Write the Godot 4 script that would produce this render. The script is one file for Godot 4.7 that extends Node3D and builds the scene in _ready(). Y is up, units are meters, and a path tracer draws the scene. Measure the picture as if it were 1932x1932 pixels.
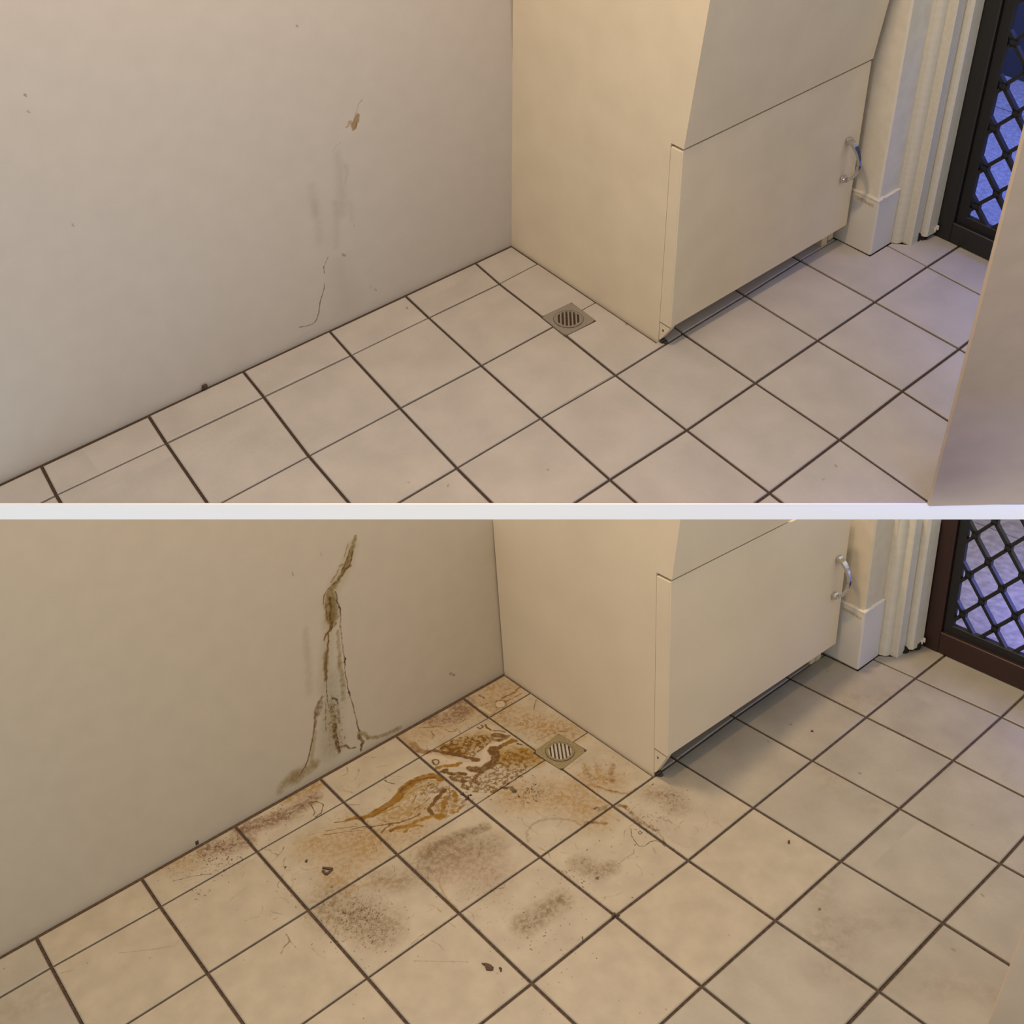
extends Node3D
# Two views of one laundry corner, built as two real sets: the stained room stands in front with its walls cut low,
# the clean room stands behind and above it on its own floor slab. Lengths inside a room are in floor tiles, S metres each.

const FOCAL := 2047.975
const PRINCIPAL := Vector2(955.960, 520.0)
const FRAME := 1932.0

var R := {}                 # the room being built
var org := Vector3.ZERO     # base of the thing being built, in tiles
var M := {}                 # materials
var rng := RandomNumberGenerator.new()
var taken := {}

const PIGMENT := {
	"amber": Color8(118, 82, 14), "brown": Color8(84, 56, 18), "dark": Color8(58, 43, 27), "grey": Color8(106, 90, 66), "mauve": Color8(112, 90, 70),
	"tan": Color8(134, 109, 70), "rust": Color8(106, 70, 36), "olive": Color8(112, 92, 48), "mist": Color8(146, 142, 124), "damp": Color8(132, 116, 88), "pale": Color8(168, 155, 136), "chip": Color8(146, 122, 92),
}

# ---------------------------------------------------------------- measured tables (tiles)
const GRID_CLEAN := [
	[[-0.664, -6.079], [-0.66, -5.074], [-0.655, -4.068], [-0.651, -3.063], [-0.646, -2.057], [-0.642, -1.052], [-0.605, -0.075], [-0.601, 0.914], [-0.623, 1.893], [-0.622, 2.923], [-0.647, 3.944], [-0.667, 4.995], [-0.61, 5.986], [-0.606, 6.992], [-0.601, 7.997]],
	[[-0.051, -6.055], [-0.047, -5.047], [-0.043, -4.039], [-0.035, -3.033], [-0.019, -2.028], [0.012, -1.024], [0.041, -0.014], [0.025, 0.959], [0.016, 1.949], [-0.002, 2.96], [-0.023, 3.987], [-0.049, 5.034], [-0.034, 6.03], [-0.013, 7.025], [0.002, 8.025]],
	[[0.953, -6.013], [0.954, -5.005], [0.954, -3.994], [0.957, -2.983], [0.976, -1.981], [0.996, -0.976], [1.015, 0.023], [1.02, 1.019], [1.009, 2.02], [0.998, 3.042], [0.996, 4.038], [0.979, 5.059], [0.985, 6.065], [0.999, 7.065], [1.011, 8.067]],
	[[1.958, -5.973], [1.957, -4.966], [1.956, -3.955], [1.948, -2.931], [1.978, -1.935], [1.994, -0.924], [2.018, 0.08], [2.006, 1.066], [2.009, 2.082], [2.013, 3.079], [2.012, 4.082], [2.008, 5.091], [2.009, 6.098], [2.015, 7.103], [2.023, 8.107]],
	[[2.965, -5.933], [2.962, -4.928], [2.959, -3.924], [2.972, -2.917], [2.985, -1.906], [3.002, -0.897], [3.023, 0.118], [3.015, 1.114], [3.02, 2.119], [3.024, 3.122], [3.025, 4.125], [3.025, 5.131], [3.026, 6.137], [3.03, 7.143], [3.035, 8.148]],
	[[3.975, -5.892], [3.976, -4.888], [3.985, -3.889], [4.009, -2.898], [4.012, -1.9], [4.032, -0.876], [4.042, 0.145], [4.032, 1.154], [4.031, 2.159], [4.033, 3.163], [4.035, 4.168], [4.036, 5.173], [4.039, 6.178], [4.042, 7.184], [4.046, 8.189]],
	[[4.987, -5.851], [4.992, -4.848], [5.001, -3.848], [5.011, -2.849], [5.019, -1.843], [5.031, -0.829], [5.04, 0.185], [5.04, 1.193], [5.04, 2.2], [5.042, 3.205], [5.044, 4.21], [5.046, 5.215], [5.049, 6.22], [5.052, 7.226], [5.056, 8.231]],
	[[5.997, -5.809], [6.003, -4.806], [6.01, -3.803], [6.017, -2.799], [6.025, -1.793], [6.034, -0.783], [6.04, 0.226], [6.044, 1.234], [6.047, 2.241], [6.049, 3.246], [6.052, 4.252], [6.055, 5.257], [6.058, 6.262], [6.061, 7.268], [6.065, 8.273]],
	[[7.007, -5.766], [7.012, -4.762], [7.018, -3.758], [7.025, -2.753], [7.032, -1.747], [7.039, -0.739], [7.045, 0.268], [7.049, 1.276], [7.053, 2.282], [7.056, 3.288], [7.059, 4.293], [7.063, 5.299], [7.066, 6.304], [7.069, 7.31], [7.073, 8.315]],
	[[8.015, -5.724], [8.021, -4.719], [8.026, -3.714], [8.032, -2.709], [8.039, -1.703], [8.045, -0.696], [8.05, 0.311], [8.055, 1.317], [8.059, 2.324], [8.063, 3.33], [8.067, 4.335], [8.07, 5.341], [8.074, 6.346], [8.077, 7.352], [8.081, 8.357]],
]
const GRID_STAINED := [
	[[-0.606, -5.978], [-0.607, -4.978], [-0.608, -3.979], [-0.608, -2.979], [-0.609, -1.979], [-0.61, -0.979], [-0.639, 0.019], [-0.603, 0.995], [-0.595, 1.994], [-0.592, 3.005], [-0.608, 3.996], [-0.629, 4.996], [-0.616, 6.021], [-0.617, 7.021], [-0.618, 8.021]],
	[[0.009, -5.993], [0.007, -4.992], [0.005, -3.989], [0.004, -2.985], [0.007, -1.98], [0.015, -0.979], [0.022, 0.024], [0.013, 1.003], [0.023, 1.994], [0.016, 2.996], [0.006, 3.996], [-0.02, 4.992], [-0.013, 5.995], [-0.006, 6.999], [-0.004, 8.002]],
	[[1.007, -6.02], [1.004, -5.019], [0.999, -4.016], [0.994, -3.01], [0.996, -1.997], [1.006, -0.994], [1.013, 0], [1.022, 1.003], [1.016, 1.986], [1.008, 2.979], [0.998, 3.977], [0.993, 4.975], [0.991, 5.975], [0.994, 6.978], [0.996, 7.98]],
	[[2.007, -6.048], [2.003, -5.051], [1.997, -4.048], [1.985, -3.041], [1.982, -2.01], [2.002, -1.001], [2.008, -0.017], [2.007, 0.979], [1.997, 1.964], [1.999, 2.96], [2, 3.958], [1.998, 4.957], [1.996, 5.957], [1.995, 6.958], [1.995, 7.959]],
	[[3.007, -6.075], [3.005, -5.083], [2.998, -4.089], [2.996, -3.068], [3.002, -2.036], [3.006, -1.031], [3.012, -0.03], [2.993, 0.94], [3, 1.95], [2.999, 2.943], [2.999, 3.94], [2.998, 4.938], [2.996, 5.938], [2.996, 6.938], [2.995, 7.938]],
	[[4.009, -6.1], [4.013, -5.112], [4.021, -4.127], [4.014, -3.102], [4.007, -2.075], [4.002, -1.066], [4, -0.067], [3.991, 0.921], [3.996, 1.924], [3.998, 2.922], [3.998, 3.92], [3.997, 4.918], [3.996, 5.917], [3.995, 6.917], [3.994, 7.917]],
	[[5.009, -6.121], [5.011, -5.128], [5.013, -4.13], [5.012, -3.116], [5.021, -2.112], [5.006, -1.117], [5.002, -0.113], [4.997, 0.897], [4.996, 1.9], [4.996, 2.899], [4.996, 3.898], [4.996, 4.897], [4.995, 5.896], [4.994, 6.895], [4.993, 7.895]],
	[[6.007, -6.139], [6.008, -5.141], [6.008, -4.139], [6.01, -3.134], [6.011, -2.132], [6.005, -1.132], [6.001, -0.13], [5.998, 0.873], [5.996, 1.876], [5.996, 2.876], [5.995, 3.876], [5.994, 4.875], [5.994, 5.874], [5.993, 6.873], [5.992, 7.873]],
	[[7.005, -6.158], [7.005, -5.158], [7.005, -4.157], [7.005, -3.155], [7.005, -2.153], [7.002, -1.152], [7, -0.15], [6.997, 0.851], [6.996, 1.853], [6.995, 2.853], [6.994, 3.853], [6.993, 4.852], [6.992, 5.852], [6.992, 6.851], [6.991, 7.851]],
	[[8.004, -6.178], [8.003, -5.178], [8.003, -4.177], [8.002, -3.176], [8.001, -2.174], [8, -1.173], [7.998, -0.172], [7.996, 0.829], [7.995, 1.83], [7.994, 2.83], [7.993, 3.83], [7.992, 4.83], [7.991, 5.829], [7.99, 6.829], [7.989, 7.829]],
]
const FLOOR_MARKS := [
	["tan", 0.625, 0.625, 0.6, 1, 0.6, [[-0.309, 0.724], [-0.261, 0.248], [-0.23, 0.024]]],
	["mauve", 0.275, 0.275, 0.95, 0.8, 0.7, [[-0.407, 0.534], [-0.284, 0.353], [-0.27, 0.148], [-0.417, 0.161], [-0.409, 0.041]]],
	["tan", 0.5, 0.5, 0.6, 0.9, 0.7, [[-0.439, -0.301], [-0.248, -0.555], [-0.135, -0.298]]],
	["tan", 0.562, 0.562, 0.7, 0.9, 0.8, [[0.089, -0.113], [0.414, -0.235], [0.662, -0.335], [0.853, -0.482]]],
	["tan", 0.625, 0.625, 0.7, 0.9, 0.6, [[1.206, 0.649], [1.441, 0.351], [1.747, 0.206], [1.943, 0.222]]],
	["tan", 0.625, 0.562, 0.6, 0.9, 0.6, [[0.345, 2.525], [0.651, 2.36], [0.723, 2.123], [0.832, 2.566]]],
	["tan", 0.75, 0.75, 0.5, 0.9, 0.6, [[0.489, 2.136], [0.747, 1.948], [0.888, 1.669]]],
	["mauve", 0.275, 0.225, 0.95, 0.8, 0.7, [[-0.366, 2.97], [-0.27, 2.714], [-0.226, 2.47], [-0.256, 2.178]]],
	["tan", 0.25, 0.188, 0.95, 0.8, 0.7, [[-0.457, 2.389], [-0.416, 2.18], [-0.381, 2.058]]],
	["mauve", 0.312, 0.25, 0.84, 0.9, 0.7, [[-0.368, 3.349], [-0.256, 3.194], [-0.179, 3]]],
	["tan", 0.438, 0.375, 0.5, 1, 0.6, [[-0.508, 3.753], [-0.308, 3.539]]],
	["grey", 0.225, 0.15, 0.95, 0.9, 0.55, [[1.225, 1.772], [1.206, 1.61], [1.229, 1.447], [1.29, 1.265], [1.331, 1.126]]],
	["grey", 0.625, 0.5, 0.64, 1, 0.5, [[1.35, 1.861], [1.345, 1.712], [1.409, 1.509], [1.553, 1.242]]],
	["grey", 0.688, 0.562, 0.76, 1, 0.6, [[1.122, 2.78], [1.384, 2.679], [1.661, 2.596]]],
	["grey", 0.375, 0.375, 0.6, 1, 0.5, [[1.168, 2.272], [1.336, 2.177]]],
	["mauve", 0.75, 0.75, 0.44, 1, 0.5, [[1.531, 1.602], [1.849, 1.48]]],
	["tan", 0.06, 0.05, 0.5, 0.8, 0.3, [[1.106, 2.612], [1.095, 2.498], [1.154, 2.373], [1.272, 2.203]]],
	["grey", 0.312, 0.25, 0.7, 1, 0.6, [[2.33, 0.758], [2.523, 0.703], [2.56, 0.578]]],
	["grey", 0.375, 0.375, 0.5, 1, 0.6, [[2.165, -0.436], [2.329, -0.532], [2.452, -0.487]]],
	["grey", 0.35, 0.312, 0.8, 1, 0.6, [[2.517, 1.607], [2.521, 1.448], [2.524, 1.191]]],
	["tan", 0.375, 0.375, 0.6, 0.9, 0.6, [[1.524, -0.023], [1.622, -0.178], [1.762, -0.272]]],
	["tan", 0.08, 0.08, 0.6, 0.7, 0.7, [[1.354, -0.221], [1.435, -0.17], [1.547, -0.072]]],
	["grey", 0.05, 0.05, 0.5, 0.7, 0.7, [[1.426, -0.242], [1.502, -0.159], [1.591, -0.119]]],
	["tan", 0.09, 0.08, 0.6, 0.7, 0.7, [[1.476, -0.321], [1.569, -0.256], [1.661, -0.193]]],
	["rust", 0.08, 0.06, 0.55, 0.7, 0.6, [[1.588, -0.438], [1.671, -0.336], [1.766, -0.25]]],
	["tan", 0.06, 0.05, 0.7, 0.7, 0.5, [[1.625, -0.05], [1.76, -0.113], [1.914, -0.173], [2.001, -0.264], [2.01, -0.363]]],
	["brown", 0.03, 0.03, 0.5, 0.6, 0.5, [[1.7, -0.102], [1.814, -0.131], [1.926, -0.197]]],
	["brown", 0.06, 0.05, 0.6, 0.8, 0.8, [[2.048, -0.073], [2.143, -0.099], [2.249, -0.077], [2.376, -0.067], [2.544, -0.08]]],
	["grey", 0.035, 0.02, 0.6, 0.6, 0.5, [[2.252, -0.056], [2.331, -0.044], [2.462, -0.063], [2.561, -0.097], [2.716, -0.032]]],
	["grey", 0.04, 0.035, 0.4, 0.8, 0.4, [[1.778, 0.942], [1.677, 0.863], [1.636, 0.739], [1.669, 0.621], [1.781, 0.49], [1.897, 0.415], [1.991, 0.412]]],
	["tan", 0.05, 0.04, 0.5, 0.8, 0.4, [[1.489, 0.119], [1.659, 0.07], [1.83, 0.043], [1.968, 0.022]]],
	["brown", 0.05, 0.05, 0.5, 0.9, 0.5, [[1.997, 0.358], [2.051, 0.276], [2.138, 0.208]]],
	["dark", 0.008, 0.008, 0.7, 0.3, 0.2, [[2.354, 0.075], [2.425, 0.14], [2.504, 0.171], [2.566, 0.185], [2.606, 0.142], [2.601, 0.068], [2.63, 0.014], [2.679, -0.003], [2.748, 0.003]]],
	["dark", 0.012, 0.012, 0.6, 0.3, 0.2, [[2.436, 0.058], [2.438, 0.033], [2.471, 0.033], [2.468, 0.065], [2.442, 0.063]]],
	["grey", 0.01, 0.01, 0.5, 0.3, 0.2, [[2.56, 0.247], [2.597, 0.286], [2.586, 0.375], [2.589, 0.46]]],
	["tan", 0.025, 0.025, 0.55, 0.5, 0.2, [[1.503, 1.807], [1.562, 1.872], [1.652, 1.923], [1.782, 1.949], [1.962, 1.958]]],
	["grey", 0.02, 0.02, 0.4, 0.5, 0.2, [[1.285, 1.93], [1.222, 1.842], [1.2, 1.754]]],
	["grey", 0.02, 0.02, 0.4, 0.5, 0.2, [[1.479, 1.94], [1.374, 1.879], [1.329, 1.773]]],
	["amber", 0.438, 0.375, 0.9, 0.8, 0.5, [[0.697, 0.283], [0.788, 0.163], [0.913, 0.105]]],
	["amber", 0.375, 0.375, 0.7, 0.8, 0.5, [[0.137, 0.669], [0.196, 0.507], [0.263, 0.336]]],
	["pale", 0.075, 0.06, 0.95, 0.25, 0.1, [[0.058, 0.985], [0.135, 0.869], [0.315, 0.802], [0.435, 0.749], [0.524, 0.644], [0.571, 0.535], [0.477, 0.439], [0.411, 0.334], [0.442, 0.238], [0.501, 0.165]]],
	["brown", 0.04, 0.06, 0.95, 0.25, 0.25, [[0.038, 0.835], [0.113, 0.781], [0.206, 0.721], [0.292, 0.669], [0.367, 0.639]]],
	["brown", 0.05, 0.05, 0.95, 0.25, 0.2, [[0.367, 0.639], [0.437, 0.591], [0.511, 0.561], [0.465, 0.598]]],
	["amber", 0.07, 0.07, 0.8, 0.4, 0.4, [[0.077, 0.682], [0.198, 0.656], [0.267, 0.621], [0.336, 0.586]]],
	["brown", 0.06, 0.05, 0.95, 0.25, 0.3, [[0.444, 0.337], [0.503, 0.288], [0.503, 0.213], [0.519, 0.134], [0.551, 0.062]]],
	["brown", 0.12, 0.08, 0.95, 0.3, 0.35, [[0.489, 0.352], [0.575, 0.361], [0.628, 0.427], [0.652, 0.498], [0.651, 0.571], [0.65, 0.643], [0.582, 0.69], [0.54, 0.722]]],
	["amber", 0.06, 0.04, 0.9, 0.3, 0.3, [[0.514, 0.176], [0.509, 0.08], [0.562, 0.063]]],
	["brown", 0.05, 0.05, 0.9, 0.3, 0.3, [[0.684, 0.655], [0.688, 0.744], [0.723, 0.8], [0.799, 0.789]]],
	["brown", 0.1, 0.06, 0.9, 0.4, 0.5, [[0.309, 0.16], [0.371, 0.134], [0.425, 0.117], [0.426, 0.065]]],
	["brown", 0.05, 0.05, 0.8, 0.4, 0.4, [[0.298, 0.197], [0.354, 0.242], [0.427, 0.165]]],
	["brown", 0.018, 0.018, 0.9, 0.3, 0.1, [[0.189, 0.958], [0.159, 0.929], [0.165, 0.898], [0.199, 0.887], [0.241, 0.904], [0.251, 0.947], [0.213, 0.962], [0.178, 0.946]]],
	["amber", 0.05, 0.05, 0.9, 0.3, 0.3, [[0.292, 0.97], [0.321, 0.892], [0.369, 0.842], [0.403, 0.782], [0.409, 0.729]]],
	["brown", 0.04, 0.05, 0.9, 0.3, 0.3, [[0.372, 0.958], [0.445, 0.928], [0.499, 0.883], [0.54, 0.829], [0.591, 0.804]]],
	["brown", 0.05, 0.04, 0.9, 0.3, 0.3, [[0.513, 0.95], [0.598, 0.93], [0.666, 0.883], [0.713, 0.947], [0.782, 0.931]]],
	["brown", 0.03, 0.03, 0.9, 0.3, 0.2, [[0.414, 0.961], [0.366, 0.94], [0.384, 0.91], [0.431, 0.931]]],
	["brown", 0.02, 0.02, 0.85, 0.3, 0.1, [[0.069, 0.228], [0.111, 0.223], [0.103, 0.179], [0.073, 0.17]]],
	["brown", 0.03, 0.02, 0.9, 0.3, 0.1, [[0.088, 0.128], [0.151, 0.155], [0.213, 0.144]]],
	["brown", 0.02, 0.02, 0.8, 0.3, 0.1, [[0.244, 0.138], [0.278, 0.089], [0.349, 0.054]]],
	["dark", 0.03, 0.03, 0.8, 0.4, 0.3, [[0.605, 0.077], [0.639, 0.059]]],
	["amber", 0.05, 0.05, 0.8, 0.5, 0.3, [[0.698, 0.11], [0.749, 0.069]]],
	["rust", 0.11, 0.07, 0.8, 0.6, 0.4, [[-0.224, 0.944], [-0.095, 0.948], [-0.002, 0.913], [0.035, 0.825]]],
	["tan", 0.1, 0.08, 0.6, 0.7, 0.4, [[-0.44, 0.938], [-0.301, 0.947], [-0.162, 0.93]]],
	["brown", 0.015, 0.015, 0.5, 0.3, 0.4, [[-0.394, 0.707], [-0.292, 0.588], [-0.232, 0.513]]],
	["brown", 0.012, 0.012, 0.6, 0.3, 0.4, [[-0.25, 0.663], [-0.166, 0.679], [-0.139, 0.728]]],
	["brown", 0.012, 0.012, 0.6, 0.3, 0.2, [[-0.165, 0.51], [-0.103, 0.511], [-0.065, 0.458], [-0.084, 0.413]]],
	["brown", 0.01, 0.01, 0.6, 0.3, 0.2, [[-0.141, 0.339], [-0.15, 0.241]]],
	["rust", 0.03, 0.02, 0.85, 0.3, 0.3, [[-0.142, -0.319], [-0.136, -0.396], [-0.122, -0.482], [-0.149, -0.555], [-0.157, -0.619]]],
	["rust", 0.018, 0.018, 0.7, 0.3, 0.3, [[-0.062, -0.302], [-0.054, -0.409], [-0.053, -0.538]]],
	["brown", 0.03, 0.03, 0.7, 0.5, 0.6, [[-0.382, -0.143], [-0.307, -0.164]]],
	["brown", 0.012, 0.012, 0.6, 0.3, 0.2, [[-0.217, -0.045], [-0.169, -0.165], [-0.121, -0.27], [-0.047, -0.29]]],
	["pale", 0.06, 0.06, 0.8, 0.3, 0.1, [[-0.109, -0.212], [-0.094, -0.256], [-0.036, -0.232], [-0.047, -0.193], [-0.101, -0.206]]],
	["brown", 0.01, 0.01, 0.7, 0.3, 0.1, [[-0.1, -0.165], [-0.148, -0.228], [-0.12, -0.285], [-0.062, -0.302], [-0.005, -0.263], [0.002, -0.201], [-0.041, -0.157], [-0.1, -0.165]]],
	["pale", 0.05, 0.04, 0.7, 0.4, 0.1, [[-0.195, -0.012], [-0.115, -0.026], [-0.031, -0.03]]],
	["pale", 0.08, 0.06, 0.45, 0.6, 0.4, [[0.128, -0.208], [0.231, -0.233], [0.316, -0.24]]],
	["brown", 0.012, 0.012, 0.7, 0.3, 0.2, [[0.156, -0.597], [0.212, -0.515], [0.28, -0.447]]],
	["rust", 0.012, 0.012, 0.55, 0.4, 0.5, [[0.713, -0.258], [0.748, -0.385], [0.853, -0.482], [0.974, -0.53]]],
	["rust", 0.02, 0.02, 0.55, 0.4, 0.6, [[0.697, -0.115], [0.728, -0.197], [0.752, -0.35]]],
	["tan", 0.375, 0.312, 0.68, 0.9, 0.6, [[0.54, 1.729], [0.623, 1.552], [0.742, 1.357], [0.823, 1.204]]],
	["amber", 0.03, 0.085, 0.95, 0.3, 0.2, [[0.268, 2.117], [0.311, 2.038], [0.368, 1.967], [0.391, 1.875], [0.393, 1.795]]],
	["amber", 0.085, 0.1, 0.95, 0.3, 0.2, [[0.393, 1.795], [0.395, 1.701], [0.38, 1.566], [0.308, 1.419], [0.289, 1.306]]],
	["amber", 0.1, 0.08, 0.95, 0.3, 0.2, [[0.289, 1.306], [0.309, 1.175], [0.364, 1.069], [0.467, 1.034]]],
	["brown", 0.04, 0.02, 0.75, 0.5, 0.3, [[0.324, 1.472], [0.288, 1.391], [0.282, 1.301], [0.316, 1.18], [0.394, 1.062]]],
	["amber", 0.12, 0.1, 0.5, 0.8, 0.4, [[0.408, 1.641], [0.411, 1.475], [0.397, 1.324], [0.441, 1.183], [0.482, 1.067]]],
	["brown", 0.014, 0.012, 0.6, 0.4, 0.4, [[0.418, 1.892], [0.42, 1.731], [0.423, 1.567], [0.365, 1.43], [0.356, 1.296], [0.377, 1.166], [0.484, 1.054]]],
	["brown", 0.012, 0.012, 0.5, 0.4, 0.4, [[0.353, 1.904], [0.358, 1.717], [0.344, 1.57], [0.269, 1.435], [0.245, 1.304], [0.274, 1.151], [0.336, 1.049]]],
	["brown", 0.014, 0.014, 0.6, 0.4, 0.4, [[0.61, 1.29], [0.632, 1.405], [0.623, 1.483], [0.674, 1.588]]],
	["brown", 0.012, 0.012, 0.6, 0.4, 0.4, [[0.601, 1.038], [0.702, 1.099], [0.781, 1.202], [0.874, 1.242]]],
	["amber", 0.02, 0.02, 0.7, 0.4, 0.3, [[0.435, 1.863], [0.448, 1.736], [0.483, 1.608]]],
	["brown", 0.012, 0.022, 0.85, 0.3, 0.2, [[0.427, 2.136], [0.464, 2.042], [0.535, 1.967], [0.603, 1.852], [0.686, 1.719], [0.723, 1.58], [0.732, 1.504]]],
	["amber", 0.05, 0.05, 0.9, 0.3, 0.3, [[0.705, 1.853], [0.727, 1.774], [0.785, 1.692], [0.792, 1.574], [0.817, 1.481], [0.839, 1.413], [0.923, 1.391], [0.917, 1.331]]],
	["brown", 0.03, 0.02, 0.8, 0.3, 0.2, [[0.662, 1.931], [0.642, 1.865], [0.641, 1.81]]],
	["brown", 0.03, 0.02, 0.8, 0.3, 0.2, [[0.711, 1.857], [0.712, 1.791]]],
	["amber", 0.03, 0.02, 0.8, 0.3, 0.2, [[0.824, 1.759], [0.805, 1.692], [0.827, 1.626], [0.885, 1.585]]],
	["brown", 0.05, 0.04, 0.95, 0.25, 0.2, [[0.615, 1.107], [0.657, 1.217], [0.704, 1.329], [0.723, 1.4], [0.812, 1.408]]],
	["amber", 0.05, 0.05, 0.85, 0.4, 0.3, [[0.713, 1.158], [0.787, 1.242], [0.864, 1.32], [0.903, 1.39]]],
	["amber", 0.05, 0.05, 0.85, 0.4, 0.3, [[0.7, 1.054], [0.802, 1.087], [0.832, 1.125]]],
	["amber", 0.03, 0.03, 0.8, 0.4, 0.3, [[0.927, 1.139], [0.974, 1.203], [0.931, 1.271]]],
	["brown", 0.012, 0.012, 0.7, 0.3, 0.2, [[0.478, 1.381], [0.529, 1.445], [0.539, 1.48]]],
	["brown", 0.012, 0.012, 0.7, 0.3, 0.2, [[0.5, 1.311], [0.55, 1.247]]],
	["brown", 0.012, 0.012, 0.7, 0.3, 0.3, [[0.452, 1.219], [0.452, 1.147], [0.517, 1.151], [0.503, 1.213]]],
	["dark", 0.014, 0.014, 0.8, 0.3, 0.1, [[0.052, 1.494], [0.101, 1.491], [0.171, 1.454]]],
	["dark", 0.008, 0.008, 0.7, 0.3, 0.1, [[0.099, 1.967], [0.146, 1.935], [0.178, 1.888]]],
	["dark", 0.006, 0.006, 0.7, 0.3, 0.1, [[-0.355, 1.4], [-0.317, 1.36]]],
	["dark", 0.006, 0.006, 0.7, 0.3, 0.1, [[-0.377, 1.708], [-0.336, 1.716]]],
	["brown", 0.014, 0.01, 0.75, 0.3, 0.3, [[0.213, 2.223], [0.284, 2.128], [0.339, 2], [0.397, 1.892]]],
	["brown", 0.01, 0.008, 0.7, 0.3, 0.3, [[0.263, 2.343], [0.337, 2.207], [0.424, 2.077]]],
	["brown", 0.01, 0.008, 0.6, 0.3, 0.3, [[0.295, 2.385], [0.397, 2.22], [0.523, 2.048]]],
	["dark", 0.01, 0.01, 0.8, 0.3, 0.1, [[-0.215, 2.499], [-0.228, 2.332], [-0.191, 2.204], [-0.092, 2.169], [0, 2.252], [0.003, 2.327]]],
	["dark", 0.008, 0.008, 0.8, 0.3, 0.1, [[-0.192, 2.266], [-0.057, 2.293], [-0.02, 2.332]]],
	["dark", 0.005, 0.005, 0.6, 0.3, 0.2, [[-0.206, 3.782], [-0.133, 3.617], [-0.031, 3.464]]],
	["grey", 0.006, 0.006, 0.7, 0.3, 0.2, [[0.105, 4.945], [0.144, 4.857]]],
	["grey", 0.006, 0.006, 0.55, 0.3, 0.3, [[0.254, 4.484], [0.431, 4.234], [0.523, 4.074], [0.498, 4.026]]],
	["grey", 0.012, 0.012, 0.7, 0.3, 0.5, [[1.107, 3.263], [1.196, 3.273], [1.216, 3.341], [1.262, 3.395]]],
	["grey", 0.01, 0.01, 0.6, 0.3, 0.5, [[1.166, 3.275], [1.296, 3.269]]],
	["grey", 0.006, 0.006, 0.55, 0.3, 0.3, [[2.069, 2.331], [2.149, 2.305], [2.23, 2.305]]],
	["grey", 0.008, 0.008, 0.45, 0.3, 0.5, [[2.136, 2.566], [2.313, 2.383], [2.464, 2.225]]],
	["dark", 0.014, 0.01, 0.8, 0.3, 0.1, [[2.957, 1.319], [2.988, 1.339]]],
	["dark", 0.05, 0.06, 0.85, 0.5, 0.5, [[1.028, 0.642], [1.086, 0.582], [1.154, 0.588]]],
	["dark", 0.03, 0.02, 0.85, 0.3, 0.2, [[1.916, 0.152], [1.914, 0.117]]],
	["grey", 0.07, 0.07, 0.6, 0.6, 0.5, [[1.951, 0.127], [1.97, 0.058]]],
	["dark", 0.035, 0.03, 0.85, 0.5, 0.4, [[2.569, 0.771], [2.574, 0.745]]],
	["dark", 0.03, 0.03, 0.85, 0.4, 0.3, [[2.577, 0.757], [2.59, 0.76]]],
]
const FLOOR_SPECKS := [
	["dark", 1.368, 2.696, 0.2, 0.2, 230, 0.005, 0.013],
	["dark", 1.596, 2.684, 0.22, 0.15, 150, 0.005, 0.011],
	["grey", 1.861, 1.637, 0.3, 0.2, 200, 0.005, 0.011],
	["dark", -0.228, 3.311, 0.2, 0.16, 260, 0.006, 0.014],
	["dark", -0.441, 3.682, 0.25, 0.1, 90, 0.005, 0.01],
	["dark", -0.294, 2.855, 0.15, 0.12, 120, 0.005, 0.011],
	["dark", -0.299, 2.588, 0.2, 0.1, 70, 0.006, 0.014],
	["dark", 1.292, 0.456, 0.1, 0.08, 60, 0.01, 0.022],
	["dark", 1.101, 0.341, 0.25, 0.08, 18, 0.01, 0.02],
	["dark", 2.352, -0.506, 0.15, 0.12, 45, 0.006, 0.014],
	["dark", 2.398, 0.901, 0.15, 0.08, 40, 0.006, 0.014],
	["dark", 2.195, 0.383, 0.5, 0.4, 40, 0.006, 0.014],
	["dark", 2.39, -0.105, 0.2, 0.1, 60, 0.006, 0.014],
	["brown", -0.355, 0.208, 0.2, 0.1, 120, 0.005, 0.01],
	["brown", 0.553, -0.433, 0.3, 0.15, 80, 0.006, 0.014],
	["brown", 0.372, -0.192, 0.3, 0.15, 50, 0.005, 0.01],
	["brown", -0.144, -0.065, 0.2, 0.15, 60, 0.005, 0.01],
	["brown", -0.074, 0.269, 0.25, 0.1, 60, 0.005, 0.01],
	["brown", 0.56, 1.225, 0.2, 0.2, 90, 0.006, 0.016],
	["brown", 0.579, 1.996, 0.35, 0.15, 120, 0.005, 0.012],
	["amber", 0.85, 1.71, 0.3, 0.1, 60, 0.008, 0.018],
	["rust", 1.556, -0.242, 0.2, 0.2, 120, 0.006, 0.014],
	["dark", 1.097, 0.557, 0.3, 0.2, 40, 0.006, 0.014],
	["dark", 0.776, 2.839, 0.3, 0.2, 35, 0.006, 0.014],
	["dark", 0.123, 3.633, 0.1, 0.06, 16, 0.006, 0.014],
	["dark", 2.689, 1.482, 0.25, 0.3, 60, 0.006, 0.014],
	["rust", 1.515, 0.247, 0.4, 0.3, 60, 0.005, 0.01],
]
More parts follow.
